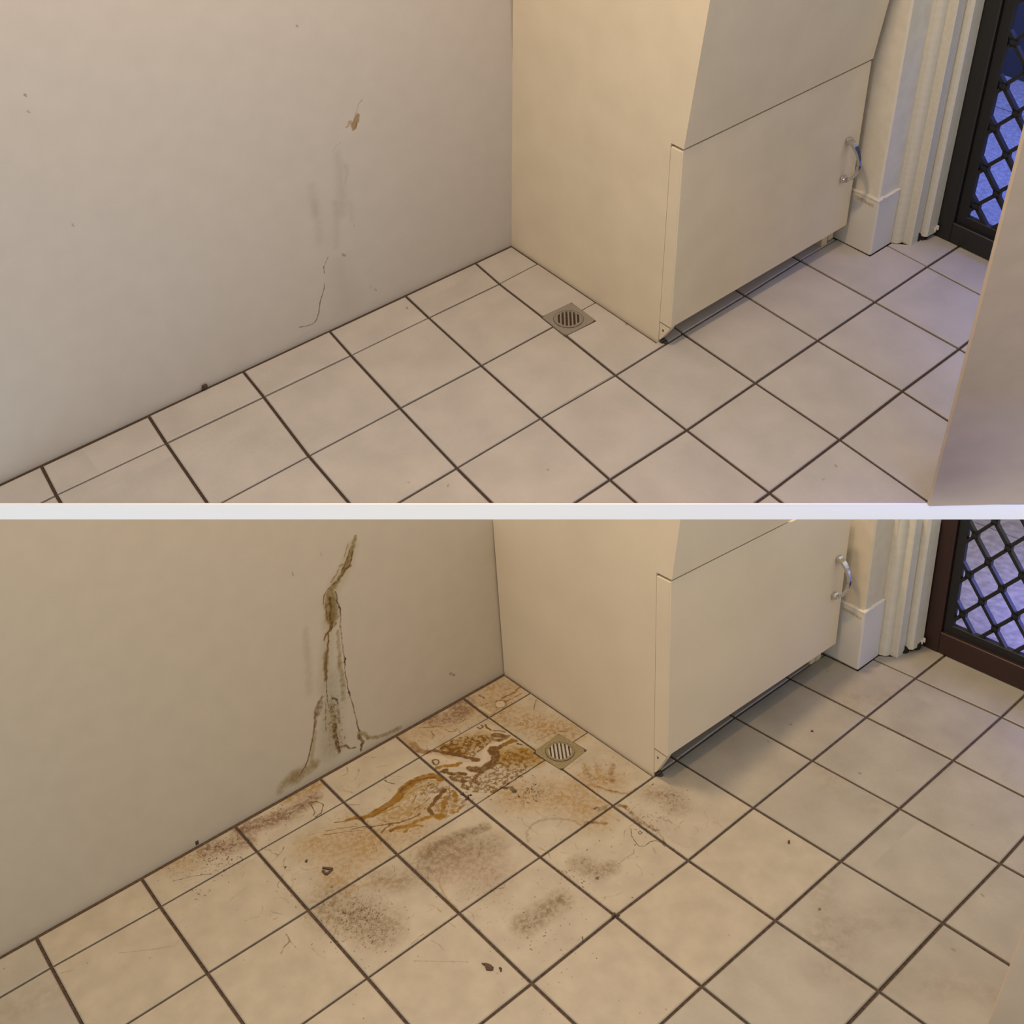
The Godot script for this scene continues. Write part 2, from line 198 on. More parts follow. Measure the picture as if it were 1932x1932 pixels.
const FLOOR_NETS := [
	["brown", 0.9, [[0.019, 0.742], [0.024, 0.584], [0.083, 0.421], [0.235, 0.238], [0.354, 0.242], [0.387, 0.359], [0.403, 0.491], [0.449, 0.615], [0.312, 0.684], [0.155, 0.798]]],
	["brown", 0.75, [[0.697, 0.665], [0.673, 0.5], [0.691, 0.337], [0.852, 0.218], [1.027, 0.249], [1.05, 0.388], [1.031, 0.59], [1.008, 0.772], [0.844, 0.922], [0.639, 0.933], [0.461, 0.911], [0.61, 0.826]]],
	["brown", 0.55, [[0.386, 1.288], [0.463, 1.111], [0.615, 1.048], [0.813, 1.052], [0.948, 1.026], [0.971, 1.229], [0.959, 1.376], [0.826, 1.404], [0.743, 1.288], [0.637, 1.167], [0.565, 1.243], [0.524, 1.357]]],
	["amber", 0.35, [[0.448, 1.871], [0.467, 1.625], [0.425, 1.343], [0.535, 1.251], [0.684, 1.442], [0.686, 1.664], [0.583, 1.839]]],
	["brown", 0.5, [[0.596, 0.289], [0.723, 0.108], [0.958, 0.083], [0.991, 0.263], [0.798, 0.322]]],
]
const WALL_MARKS_STAINED := [
	["damp", 0.11, 0.13, 0.2, 0.8, 0.2, [[1.97, 1.737], [1.976, 1.556], [1.978, 1.277], [1.997, 1.003]]],
	["mist", 0.34, 0.4, 0.42, 0.8, 0.2, [[1.692, 1.021], [1.722, 0.649], [1.801, 0.198]]],
	["olive", 0.216, 0.297, 0.22, 0.9, 0.3, [[1.332, 2.453], [1.404, 2.27], [1.548, 2.108], [1.643, 1.963], [1.663, 1.74]]],
	["olive", 0.189, 0.27, 0.2, 0.9, 0.3, [[1.678, 1.7], [1.731, 1.443], [1.771, 1.178], [1.797, 0.952]]],
	["olive", 0.27, 0.405, 0.22, 0.9, 0.3, [[1.773, 0.772], [1.801, 0.494], [1.795, 0.244]]],
	["olive", 0.054, 0.095, 0.8, 0.6, 0.3, [[1.275, 2.559], [1.31, 2.472], [1.356, 2.38], [1.39, 2.301], [1.447, 2.232]]],
	["olive", 0.068, 0.068, 0.7, 0.6, 0.3, [[1.447, 2.232], [1.492, 2.177], [1.547, 2.117], [1.61, 2.069]]],
	["brown", 0.015, 0.02, 0.8, 0.4, 0.2, [[1.314, 2.409], [1.344, 2.32], [1.372, 2.257], [1.418, 2.23]]],
	["brown", 0.015, 0.015, 0.7, 0.4, 0.2, [[1.354, 2.434], [1.381, 2.371], [1.431, 2.281], [1.478, 2.208]]],
	["brown", 0.03, 0.01, 0.7, 0.4, 0.2, [[1.364, 2.241], [1.429, 2.225], [1.483, 2.173], [1.536, 2.13], [1.614, 2.108], [1.675, 2.069], [1.713, 2.03], [1.732, 1.927]]],
	["olive", 0.014, 0.014, 0.6, 0.4, 0.2, [[1.368, 2.503], [1.407, 2.427], [1.428, 2.372]]],
	["grey", 0.03, 0.03, 0.6, 0.5, 0.4, [[1.495, 2.293], [1.462, 2.298]]],
	["olive", 0.02, 0.02, 0.6, 0.4, 0.2, [[1.51, 2.257], [1.555, 2.202], [1.618, 2.146]]],
	["olive", 0.135, 0.189, 0.85, 0.5, 0.3, [[1.644, 2.028], [1.644, 1.954], [1.657, 1.858], [1.661, 1.758]]],
	["olive", 0.135, 0.068, 0.8, 0.5, 0.3, [[1.661, 1.758], [1.642, 1.685], [1.619, 1.646]]],
	["olive", 0.121, 0.095, 0.6, 0.6, 0.3, [[1.608, 1.939], [1.6, 1.825], [1.595, 1.72]]],
	["brown", 0.035, 0.03, 0.9, 0.4, 0.3, [[1.646, 1.974], [1.654, 1.913], [1.649, 1.846], [1.666, 1.788], [1.67, 1.725]]],
	["dark", 0.016, 0.016, 0.8, 0.4, 0.2, [[1.648, 1.961], [1.648, 1.942]]],
	["brown", 0.012, 0.012, 0.7, 0.4, 0.2, [[1.703, 1.933], [1.708, 1.825], [1.706, 1.74]]],
	["brown", 0.05, 0.035, 0.85, 0.4, 0.3, [[1.652, 1.68], [1.67, 1.622], [1.703, 1.581]]],
	["brown", 0.02, 0.03, 0.85, 0.4, 0.25, [[1.707, 1.592], [1.708, 1.508], [1.722, 1.439], [1.743, 1.355], [1.764, 1.27]]],
	["brown", 0.03, 0.02, 0.6, 0.5, 0.3, [[1.731, 1.584], [1.764, 1.515]]],
	["olive", 0.068, 0.074, 0.55, 0.7, 0.3, [[1.742, 1.401], [1.764, 1.27], [1.779, 1.154]]],
	["brown", 0.04, 0.035, 0.9, 0.4, 0.3, [[1.769, 1.267], [1.777, 1.205], [1.778, 1.129], [1.784, 1.046]]],
	["olive", 0.081, 0.041, 0.6, 0.7, 0.3, [[1.759, 1.339], [1.783, 1.16], [1.796, 1.033]]],
	["dark", 0.01, 0.01, 0.8, 0.4, 0.3, [[1.782, 1.026], [1.789, 0.943], [1.793, 0.878], [1.795, 0.792], [1.783, 0.699]]],
	["dark", 0.01, 0.01, 0.5, 0.4, 0.5, [[1.814, 0.792], [1.829, 0.645], [1.845, 0.556], [1.846, 0.439]]],
	["dark", 0.011, 0.014, 0.85, 0.35, 0.25, [[1.574, 2.022], [1.558, 1.964], [1.569, 1.895], [1.545, 1.847]]],
	["dark", 0.024, 0.016, 0.85, 0.4, 0.3, [[1.542, 1.832], [1.533, 1.795], [1.54, 1.742]]],
	["grey", 0.02, 0.02, 0.7, 0.5, 0.5, [[1.536, 1.732], [1.55, 1.625], [1.55, 1.55]]],
	["grey", 0.02, 0.015, 0.5, 0.5, 0.6, [[1.55, 1.55], [1.551, 1.437], [1.548, 1.312], [1.543, 1.204], [1.537, 1.115]]],
	["dark", 0.016, 0.016, 0.8, 0.4, 0.5, [[1.543, 1.242], [1.526, 1.182], [1.55, 1.15]]],
	["dark", 0.01, 0.01, 0.7, 0.4, 0.35, [[1.534, 1.195], [1.547, 1.096], [1.546, 1.028], [1.536, 0.916], [1.53, 0.816], [1.518, 0.751]]],
	["dark", 0.024, 0.016, 0.8, 0.4, 0.4, [[1.525, 0.774], [1.51, 0.738], [1.518, 0.712]]],
	["brown", 0.014, 0.014, 0.75, 0.4, 0.3, [[1.51, 0.698], [1.486, 0.578], [1.471, 0.461], [1.455, 0.353]]],
	["dark", 0.016, 0.024, 0.85, 0.4, 0.3, [[1.461, 0.347], [1.449, 0.28], [1.43, 0.235]]],
	["olive", 0.054, 0.068, 0.5, 0.7, 0.4, [[1.589, 1.548], [1.601, 1.421], [1.595, 1.286], [1.614, 1.103]]],
	["olive", 0.068, 0.081, 0.45, 0.7, 0.5, [[1.595, 1.214], [1.596, 1.022], [1.586, 0.873], [1.596, 0.722]]],
	["grey", 0.04, 0.05, 0.7, 0.6, 0.4, [[1.847, 0.866], [1.888, 0.839], [1.936, 0.767], [1.955, 0.729]]],
	["mauve", 0.1, 0.08, 0.6, 0.6, 0.6, [[1.874, 0.803], [1.905, 0.751], [1.925, 0.704]]],
	["brown", 0.03, 0.02, 0.7, 0.5, 0.3, [[1.954, 0.738], [1.968, 0.629], [1.985, 0.541], [2.021, 0.415]]],
	["mauve", 0.05, 0.03, 0.5, 0.7, 0.4, [[1.944, 0.704], [1.963, 0.598], [1.984, 0.512]]],
	["brown", 0.018, 0.018, 0.85, 0.4, 0.15, [[2.021, 0.415], [2.059, 0.308], [2.096, 0.211], [2.144, 0.139], [2.186, 0.104]]],
	["olive", 0.081, 0.068, 0.4, 0.8, 0.3, [[1.982, 0.491], [2.025, 0.319], [2.052, 0.187], [2.019, 0.08]]],
	["olive", 0.162, 0.216, 0.5, 0.8, 0.3, [[2.013, 0.126], [2.102, 0.097], [2.196, 0.1], [2.289, 0.103]]],
	["olive", 0.216, 0.135, 0.45, 0.9, 0.4, [[2.237, 0.074], [2.337, 0.091], [2.403, 0.08], [2.455, 0.032]]],
	["dark", 0.028, 0.02, 0.85, 0.5, 0.3, [[1.728, 0.788], [1.704, 0.785], [1.684, 0.756], [1.667, 0.699]]],
	["olive", 0.068, 0.095, 0.6, 0.6, 0.7, [[1.742, 0.717], [1.739, 0.598], [1.74, 0.511], [1.742, 0.424]]],
	["brown", 0.07, 0.05, 0.75, 0.5, 0.7, [[1.737, 0.461], [1.748, 0.378], [1.732, 0.28], [1.721, 0.175]]],
	["brown", 0.04, 0.04, 0.8, 0.5, 0.6, [[1.731, 0.21], [1.719, 0.154], [1.707, 0.097]]],
	["brown", 0.04, 0.02, 0.7, 0.5, 0.5, [[1.698, 0.163], [1.631, 0.147], [1.579, 0.088], [1.504, 0.053]]],
	["olive", 0.041, 0.041, 0.5, 0.6, 0.6, [[1.679, 0.685], [1.675, 0.566], [1.678, 0.469]]],
	["brown", 0.05, 0.04, 0.75, 0.5, 0.3, [[1.457, 0.184], [1.424, 0.126], [1.406, 0.066], [1.43, 0.038]]],
	["brown", 0.035, 0.03, 0.75, 0.5, 0.3, [[1.428, 0.048], [1.442, -0.016]]],
	["olive", 0.068, 0.054, 0.6, 0.7, 0.3, [[1.444, 0.207], [1.378, 0.163], [1.335, 0.099]]],
	["olive", 0.047, 0.068, 0.55, 0.7, 0.4, [[1.336, 0.09], [1.219, 0.038], [1.066, 0.008], [0.907, 0.007]]],
	["grey", 0.02, 0.02, 0.6, 0.4, 0.4, [[2.047, 2.438], [2.046, 2.402]]],
	["grey", 0.012, 0.012, 0.5, 0.4, 0.4, [[1.706, 2.525], [1.693, 2.485]]],
	["grey", 0.04, 0.04, 0.45, 0.6, 0.6, [[0.161, 0.363], [0.103, 0.313]]],
]
const WALL_SPECKS_STAINED := [
	["dark", 1.74, 0.658, 0.05, 0.1, 50, 0.004, 0.01],
	["brown", 1.722, 0.502, 0.05, 0.1, 70, 0.004, 0.01],
	["olive", 1.731, 0.359, 0.05, 0.08, 90, 0.005, 0.012],
	["brown", 1.722, 0.205, 0.05, 0.06, 60, 0.005, 0.012],
	["mauve", 1.91, 0.744, 0.04, 0.06, 30, 0.004, 0.01],
	["grey", 1.831, 0.558, 0.02, 0.15, 30, 0.004, 0.01],
	["grey", 1.583, 0.822, 0.05, 0.1, 30, 0.004, 0.01],
]
const WALL_MARKS_CLEAN := [
	["mist", 0.13, 0.2, 0.255, 0.95, 0.2, [[1.536, 2.032], [1.53, 1.923], [1.536, 1.77], [1.546, 1.576], [1.574, 1.361]]],
	["mist", 0.13, 0.13, 0.225, 0.95, 0.2, [[1.856, 1.8], [1.87, 1.665], [1.874, 1.484]]],
	["mist", 0.13, 0.13, 0.21, 0.95, 0.2, [[1.84, 1.592], [1.849, 1.345], [1.864, 1.129]]],
	["mist", 0.1, 0.1, 0.21, 0.95, 0.2, [[1.633, 1.508], [1.648, 1.26], [1.674, 0.993]]],
	["mist", 0.1, 0.1, 0.188, 0.95, 0.2, [[1.454, 1.436], [1.463, 1.226]]],
	["mist", 0.4, 0.5, 0.195, 0.95, 0.2, [[1.68, 0.746], [1.667, 0.511], [1.645, 0.266]]],
	["mist", 0.09, 0.03, 0.3, 0.95, 0.2, [[1.464, 1.867], [1.446, 1.798], [1.488, 1.688]]],
	["chip", 0.05, 0.075, 0.9, 0.2, 0.1, [[1.272, 2.363], [1.294, 2.322], [1.313, 2.277]]],
	["chip", 0.075, 0.03, 0.9, 0.2, 0.1, [[1.313, 2.277], [1.323, 2.25], [1.341, 2.227]]],
	["brown", 0.01, 0.01, 0.4, 0.3, 0.2, [[1.288, 2.291], [1.294, 2.263], [1.321, 2.234]]],
	["chip", 0.05, 0.02, 0.6, 0.5, 0.3, [[1.368, 2.325], [1.383, 2.293], [1.407, 2.29]]],
	["grey", 0.014, 0.01, 0.35, 0.5, 0.2, [[1.203, 2.513], [1.246, 2.475], [1.274, 2.412], [1.297, 2.375]]],
	["grey", 0.008, 0.008, 0.4, 0.4, 0.3, [[1.478, 2.147], [1.535, 2.123], [1.582, 2.087]]],
	["rust", 0.008, 0.008, 0.75, 0.3, 0.2, [[1.788, 0.92], [1.818, 0.872], [1.849, 0.823]]],
	["grey", 0.014, 0.012, 0.8, 0.3, 0.2, [[1.853, 0.825], [1.855, 0.745]]],
	["brown", 0.008, 0.013, 0.8, 0.3, 0.15, [[1.872, 0.617], [1.884, 0.559], [1.912, 0.499], [1.946, 0.423], [1.966, 0.358], [1.983, 0.291]]],
	["brown", 0.011, 0.009, 0.8, 0.3, 0.15, [[1.983, 0.291], [2.015, 0.222], [2.049, 0.192], [2.08, 0.179]]],
	["rust", 0.013, 0.009, 0.75, 0.4, 0.15, [[2.08, 0.181], [2.135, 0.19], [2.185, 0.205], [2.23, 0.222]]],
	["grey", 0.006, 0.006, 0.3, 0.5, 0.3, [[2.091, 0.118], [2.171, 0.102], [2.269, 0.076]]],
	["grey", 0.04, 0.03, 0.5, 0.5, 0.4, [[1.621, 0.867], [1.592, 0.846]]],
	["grey", 0.02, 0.015, 0.4, 0.5, 0.4, [[1.29, 0.266], [1.265, 0.226]]],
	["grey", 0.018, 0.012, 0.4, 0.5, 0.4, [[1.332, 0.324], [1.324, 0.302]]],
	["grey", 0.02, 0.015, 0.4, 0.5, 0.3, [[1.448, 1.158], [1.44, 1.146]]],
	["grey", 0.02, 0.012, 0.5, 0.4, 0.3, [[4.116, 2.313], [4.106, 2.294]]],
	["grey", 0.02, 0.012, 0.5, 0.4, 0.3, [[1.794, 3.441], [1.779, 3.422]]],
	["grey", 0.02, 0.012, 0.5, 0.4, 0.3, [[4.179, 3.54], [4.17, 3.523]]],
	["grey", 0.02, 0.012, 0.5, 0.4, 0.3, [[4.19, 3.407], [4.181, 3.39]]],
]
const CRUMBS := [[0.718, 2.606], [0.485, 2.694], [2.988, 0.941], [2.626, 2.135], [2.723, 2.064], [3.522, -0.911], [2.732, -2.428], [0.846, 0.998], [0.406, 2.892]]
const SLAB_EDGE := [Vector2(-1.8030, 7.2921), Vector2(6.4914, -2.5378)]

# ---------------------------------------------------------------- a picture of stains on a surface
class Canvas:
	var w: int
	var h: int
	var ppt: float
	var x0: float
	var y0: float
	var data := PackedByteArray()
	var mask := PackedFloat32Array()
	var fine := PackedByteArray()
	var coarse := PackedByteArray()
	var cells := PackedByteArray()
	var mid := PackedByteArray()
	var rng := RandomNumberGenerator.new()
	func _init(ax: float, ay: float, bx: float, by: float, p: float, s: int, base: Color, spread: float, with_cells: bool) -> void:
		ppt = p
		x0 = ax
		y0 = ay
		w = int((bx - ax) * p)
		h = int((by - ay) * p)
		rng.seed = s
		fine = noise(s, 0.22, 2, false)
		coarse = noise(s + 1, 3.2 / p, 4, false)
		mid = noise(s + 3, 14.0 / p, 3, false)
		if with_cells:
			cells = noise(s + 2, 17.0 / p, 1, true)
		data.resize(w * h * 3)
		mask.resize(w * h)
		var r: float = base.r * 255.0
		var g: float = base.g * 255.0
		var b: float = base.b * 255.0
		for i in w * h:
			var k: float = 1.0 + spread * ((coarse[i] - 128.0) / 128.0 + 0.22 * (fine[i] - 128.0) / 128.0)
			data[i * 3] = clampi(int(r * k), 0, 255)
			data[i * 3 + 1] = clampi(int(g * k), 0, 255)
			data[i * 3 + 2] = clampi(int(b * k * (1.0 + 0.3 * spread * (fine[i] - 128.0) / 128.0)), 0, 255)
	func noise(s: int, f: float, oct: int, cell: bool) -> PackedByteArray:
		var n := FastNoiseLite.new()
		n.seed = s
		n.frequency = f
		n.fractal_octaves = oct
		n.noise_type = FastNoiseLite.TYPE_SIMPLEX_SMOOTH
		if cell:
			n.noise_type = FastNoiseLite.TYPE_CELLULAR
			n.cellular_return_type = FastNoiseLite.RETURN_DISTANCE2_SUB
			n.cellular_jitter = 1.1
			n.fractal_type = FastNoiseLite.FRACTAL_NONE
			n.domain_warp_enabled = true
			n.domain_warp_amplitude = 22.0
			n.domain_warp_frequency = 0.05
		var img := n.get_image(w, h, false, false, true)
		img.convert(Image.FORMAT_L8)
		return img.get_data()
	func tint(i: int, c: Color, a: float) -> void:
		for k in 3:
			var v: float = c.r if k == 0 else (c.g if k == 1 else c.b)
			data[i * 3 + k] = clampi(int(lerpf(data[i * 3 + k], v * 255.0, a)), 0, 255)
	func stroke(c: Color, wa: float, wb: float, alpha: float, soft: float, grain: float, pts: Array) -> void:
		var lo := Vector2i(w, h)
		var hi := Vector2i(0, 0)
		var n: int = pts.size()
		for s in n - 1:
			var a := Vector2((pts[s][0] - x0) * ppt, (pts[s][1] - y0) * ppt)
			var b := Vector2((pts[s + 1][0] - x0) * ppt, (pts[s + 1][1] - y0) * ppt)
			var ra: float = maxf(0.75, 0.5 * ppt * lerpf(wa, wb, float(s) / (n - 1)))
			var rb: float = maxf(0.75, 0.5 * ppt * lerpf(wa, wb, float(s + 1) / (n - 1)))
			var steps: int = maxi(1, int(a.distance_to(b) / maxf(0.6, ra * 0.3)))
			for k in steps + 1:
				var t := float(k) / steps
				var p := a.lerp(b, t)
				var ci: int = clampi(int(p.y), 0, h - 1) * w + clampi(int(p.x), 0, w - 1)
				var r: float = lerpf(ra, rb, t) * (1.0 + (1.0 - 0.8 * soft) * (1.15 * mid[ci] / 255.0 + 0.25 * fine[ci] / 255.0 - 0.65))
				p += Vector2(mid[(ci + 37 * w + 61) % (w * h)] - 128.0, mid[(ci + 71 * w + 23) % (w * h)] - 128.0) / 128.0 * minf(r * 0.7, ppt * 0.012)
				for y in range(maxi(0, int(p.y - r)), mini(h, int(p.y + r) + 2)):
					for x in range(maxi(0, int(p.x - r)), mini(w, int(p.x + r) + 2)):
						var d: float = Vector2(x + 0.5, y + 0.5).distance_to(p) / r
						if d < 1.0:
							var m: float = minf(1.0, (1.0 - d) / maxf(0.04, soft))
							var i: int = y * w + x
							if m > mask[i]:
								mask[i] = m
				lo = Vector2i(mini(lo.x, maxi(0, int(p.x - r))), mini(lo.y, maxi(0, int(p.y - r))))
				hi = Vector2i(maxi(hi.x, mini(w, int(p.x + r) + 2)), maxi(hi.y, mini(h, int(p.y + r) + 2)))
		for y in range(lo.y, hi.y):
			for x in range(lo.x, hi.x):
				var i: int = y * w + x
				if mask[i] > 0.0:
					var g: float = 1.0 - grain + grain * clampf((fine[i] * 0.35 + mid[i] * 0.45 + coarse[i] * 0.2 - 104.0) / 34.0, 0.0, 1.7)
					tint(i, c, clampf(alpha * mask[i] * g, 0.0, 1.0))
					mask[i] = 0.0
	func net(c: Color, alpha: float, pts: Array) -> void:
		var poly := PackedVector2Array()
		var lo := Vector2(1e9, 1e9)
		var hi := -lo
		for q in pts:
			var v := Vector2((q[0] - x0) * ppt, (q[1] - y0) * ppt)
			poly.append(v)
			lo = lo.min(v)
			hi = hi.max(v)
		for y in range(maxi(0, int(lo.y)), mini(h, int(hi.y))):
			for x in range(maxi(0, int(lo.x)), mini(w, int(hi.x))):
				if Geometry2D.is_point_in_polygon(Vector2(x, y), poly):
					var i: int = y * w + x
					var e: float = clampf((46.0 + 0.5 * (mid[i] - 120.0) - cells[i]) / 24.0, 0.0, 1.0)
					var b: float = clampf((mid[i] * 0.6 + coarse[i] * 0.4 - 138.0) / 18.0, 0.0, 1.0)
					tint(i, c, alpha * maxf(e * 0.8, b))
	func speck(c: Color, cx: float, cy: float, sx: float, sy: float, count: int, ra: float, rb: float) -> void:
		for k in count:
			var p := Vector2(cx + rng.randfn() * sx * 0.8, cy + rng.randfn() * sy * 0.8)
			var r := lerpf(ra, rb, pow(rng.randf(), 2.5))
			var q := p + Vector2.from_angle(rng.randf() * TAU) * r * rng.randf_range(0.2, 1.6)
			stroke(c, r, r * 0.7, rng.randf_range(0.45, 0.9), 0.5, 0.2, [[p.x, p.y], [q.x, q.y]])
	func texture() -> ImageTexture:
		var img := Image.create_from_data(w, h, false, Image.FORMAT_RGB8, data)
		img.generate_mipmaps()
		return ImageTexture.create_from_image(img)

# ---------------------------------------------------------------- solids as lists of flat faces
func prism(poly: Array, y0: float, y1: float, lean := Vector2.ZERO) -> Array:
	var out := []
	var lo := PackedVector3Array()
	var hi := PackedVector3Array()
	for q in poly:
		lo.append(Vector3(q.x, y0, q.y))
		hi.append(Vector3(q.x + lean.x, y1, q.y + lean.y))
	out.append(lo)
	out.append(hi)
	for i in poly.size():
		var j: int = (i + 1) % poly.size()
		out.append(PackedVector3Array([lo[i], lo[j], hi[j], hi[i]]))
	return out

func prism_z(poly: Array, z0: float, z1: float) -> Array:
	var out := []
	for f in prism(poly, z0, z1):
		var g := PackedVector3Array()
		for v in f:
			g.append(Vector3(v.x, v.z, v.y))
		out.append(g)
	return out

func box(x0: float, x1: float, y0: float, y1: float, z0: float, z1: float, bevel := 0.0) -> Array:
	var f := prism([Vector2(x0, z0), Vector2(x1, z0), Vector2(x1, z1), Vector2(x0, z1)], y0, y1)
	if bevel > 0.0:
		var c := Vector3(x0 + x1, y0 + y1, z0 + z1) / 2.0
		var e := Vector3(x1 - x0, y1 - y0, z1 - z0) / 2.0
		for a in 3:
			for s in [-1.0, 1.0]:
				for t in [-1.0, 1.0]:
					var n := Vector3.ZERO
					n[(a + 1) % 3] = s
					n[(a + 2) % 3] = t
					n = n.normalized()
					f = clip(f, n, n.dot(c) + n.abs().dot(e) - bevel * 0.7071)
	return f

func clip(faces: Array, n: Vector3, d: float) -> Array:
	var out := []
	var rim := []
	var cut := false
	for f in faces:
		var g := PackedVector3Array()
		for i in f.size():
			var a: Vector3 = f[i]
			var b: Vector3 = f[(i + 1) % f.size()]
			var da := n.dot(a) - d
			var db := n.dot(b) - d
			if da <= 1e-5:
				g.append(a)
				if da >= -1e-5:
					rim.append(a)
			else:
				cut = true
			if (da > 1e-5 and db < -1e-5) or (da < -1e-5 and db > 1e-5):
				var p := a.lerp(b, da / (da - db))
				g.append(p)
				rim.append(p)
		if g.size() > 2:
			out.append(g)
	if cut and rim.size() > 2:
		var c := Vector3.ZERO
		for p in rim:
			c += p
		c /= rim.size()
		var u: Vector3 = n.cross(Vector3.UP if absf(n.y) < 0.9 else Vector3.RIGHT).normalized()
		var v := n.cross(u)
		rim.sort_custom(func(p, q): return atan2((p - c).dot(v), (p - c).dot(u)) < atan2((q - c).dot(v), (q - c).dot(u)))
		out.append(PackedVector3Array(rim))
	return out

func bent(p: Vector3) -> Vector3:      # the old walls are a little out of plumb
	var l: float = p.x - p.z - 2.7
	var s: float = clampf(l, -3.0, 3.0) * (R.kl if l < 0.0 else R.kr) * (p.y - fy(p.x, p.z))
	return p + Vector3(s * 0.5, 0, -s * 0.5)

func fy(x: float, z: float) -> float:  # the floor falls slightly
	return R.slope.x * x + R.slope.y * z

func tri(st: SurfaceTool, a: Vector3, b: Vector3, c: Vector3, n: Vector3, ua := Vector2.ZERO, ub := Vector2.ZERO, uc := Vector2.ZERO) -> void:
	if (b - a).cross(c - a).dot(n) > 0.0:
		var t := b
		b = c
		c = t
		var tu := ub
		ub = uc
		uc = tu
	var p := [a, b, c]
	var q := [ua, ub, uc]
	for i in 3:
		st.set_normal(n)
		st.set_uv(q[i])
		st.add_vertex((p[i] - org) * R.S)

func put(st: SurfaceTool, faces: Array, uv := false, bend := true) -> void:
	var fs := []
	var uvs := []
	for f in faces:
		var g := PackedVector3Array()
		for v in f:
			g.append(bent(v) if bend else v)
		fs.append(g)
	if R.has("cut"):
		fs = clip(fs, R.cut.normal, R.cut.d)
	var c := Vector3.ZERO
	var k := 0
	for f in fs:
		for v in f:
			c += v
			k += 1
	if k == 0:
		return
	c /= k
	for f in fs:
		var n := Vector3.ZERO
		var m := Vector3.ZERO
		for i in f.size():
			var a: Vector3 = f[i]
			n += a.cross(f[(i + 1) % f.size()])
			m += a
		m /= f.size()
		n = Vector3.ZERO
		for i in f.size():
			n += (f[i] - m).cross(f[(i + 1) % f.size()] - m)
		if n.length() < 1e-9:
			continue
		n = n.normalized()
		if n.dot(m - c) < 0.0:
			n = -n
		for i in range(1, f.size() - 1):
			if uv:
				tri(st, f[0], f[i], f[i + 1], n, wall_uv(f[0]), wall_uv(f[i]), wall_uv(f[i + 1]))
			else:
				tri(st, f[0], f[i], f[i + 1], n)

func wall_uv(p: Vector3) -> Vector2:
	return Vector2((p.z + 0.9) / 7.0, (p.y + 0.4) / 5.0)

func wall_x(z: float) -> float:
	return R.wc + R.wk * z

func tile_uv(q: Vector2, p0: Vector2, whole: bool, off: Vector2) -> Vector2:
	if whole:
		return Vector2((q.x + 0.7) / 5.0, (q.y + 1.0) / 6.2)
	return (q - p0) * 0.45 * 0.5 + off

func on_floor(q: Vector2, d: float) -> Vector3:
	return Vector3(q.x, fy(q.x, q.y) + d, q.y)

func mb() -> SurfaceTool:
	var st := SurfaceTool.new()
	st.begin(Mesh.PRIMITIVE_TRIANGLES)
	return st

func done(st: SurfaceTool, called: String, m: Material, parent: Node) -> MeshInstance3D:
	st.set_material(m)
	var o := MeshInstance3D.new()
	o.mesh = st.commit()
	o.name = called
	parent.add_child(o, true)
	return o

func solid(faces: Array, called: String, m: Material, parent: Node, uv := false) -> MeshInstance3D:
	var st := mb()
	put(st, faces, uv)
	return done(st, called, m, parent)

func numbered(called: String) -> String:
	var k: int = taken.get(called, 0)
	taken[called] = k + 1
	return called if k == 0 else "%s_%03d" % [called, k]

func thing(called: String, base: Vector3, label: String, category: String, group := "", kind := "") -> Node3D:
	var o := Node3D.new()
	o.name = numbered(called)
	add_child(o)
	org = base
	o.transform = R.x * Transform3D(Basis.IDENTITY, base * R.S)
	o.set_meta("label", label)
	o.set_meta("category", category)
	if group:
		o.set_meta("group", group)
	if kind:
		o.set_meta("kind", kind)
	return o

# ---------------------------------------------------------------- materials
func plain(c: Color, rough: float, metal := 0.0) -> StandardMaterial3D:
	var m := StandardMaterial3D.new()
	m.albedo_color = c
	m.roughness = rough
	m.metallic = metal
	return m

func speckled(c: Color, rough: float, spread: float, freq: float, s: int, scale: float) -> StandardMaterial3D:
	var m := plain(Color.WHITE, rough)
	var n := FastNoiseLite.new()
	n.seed = s
	n.frequency = freq
	n.fractal_octaves = 5
	var g := Gradient.new()
	g.set_color(0, Color(c.r * (1.0 - spread), c.g * (1.0 - spread), c.b * (1.0 - spread)))
	g.set_color(1, Color(minf(1.0, c.r * (1.0 + spread)), minf(1.0, c.g * (1.0 + spread)), minf(1.0, c.b * (1.0 + spread))))
	var t := NoiseTexture2D.new()
	t.width = 512
	t.height = 512
	t.seamless = true
	t.noise = n
	t.color_ramp = g
	m.albedo_texture = t
	m.uv1_triplanar = true
	m.uv1_scale = Vector3.ONE * scale
	return m

func pictured(t: Texture2D, rough: float) -> StandardMaterial3D:
	var m := plain(Color.WHITE, rough)
	m.albedo_texture = t
	return m

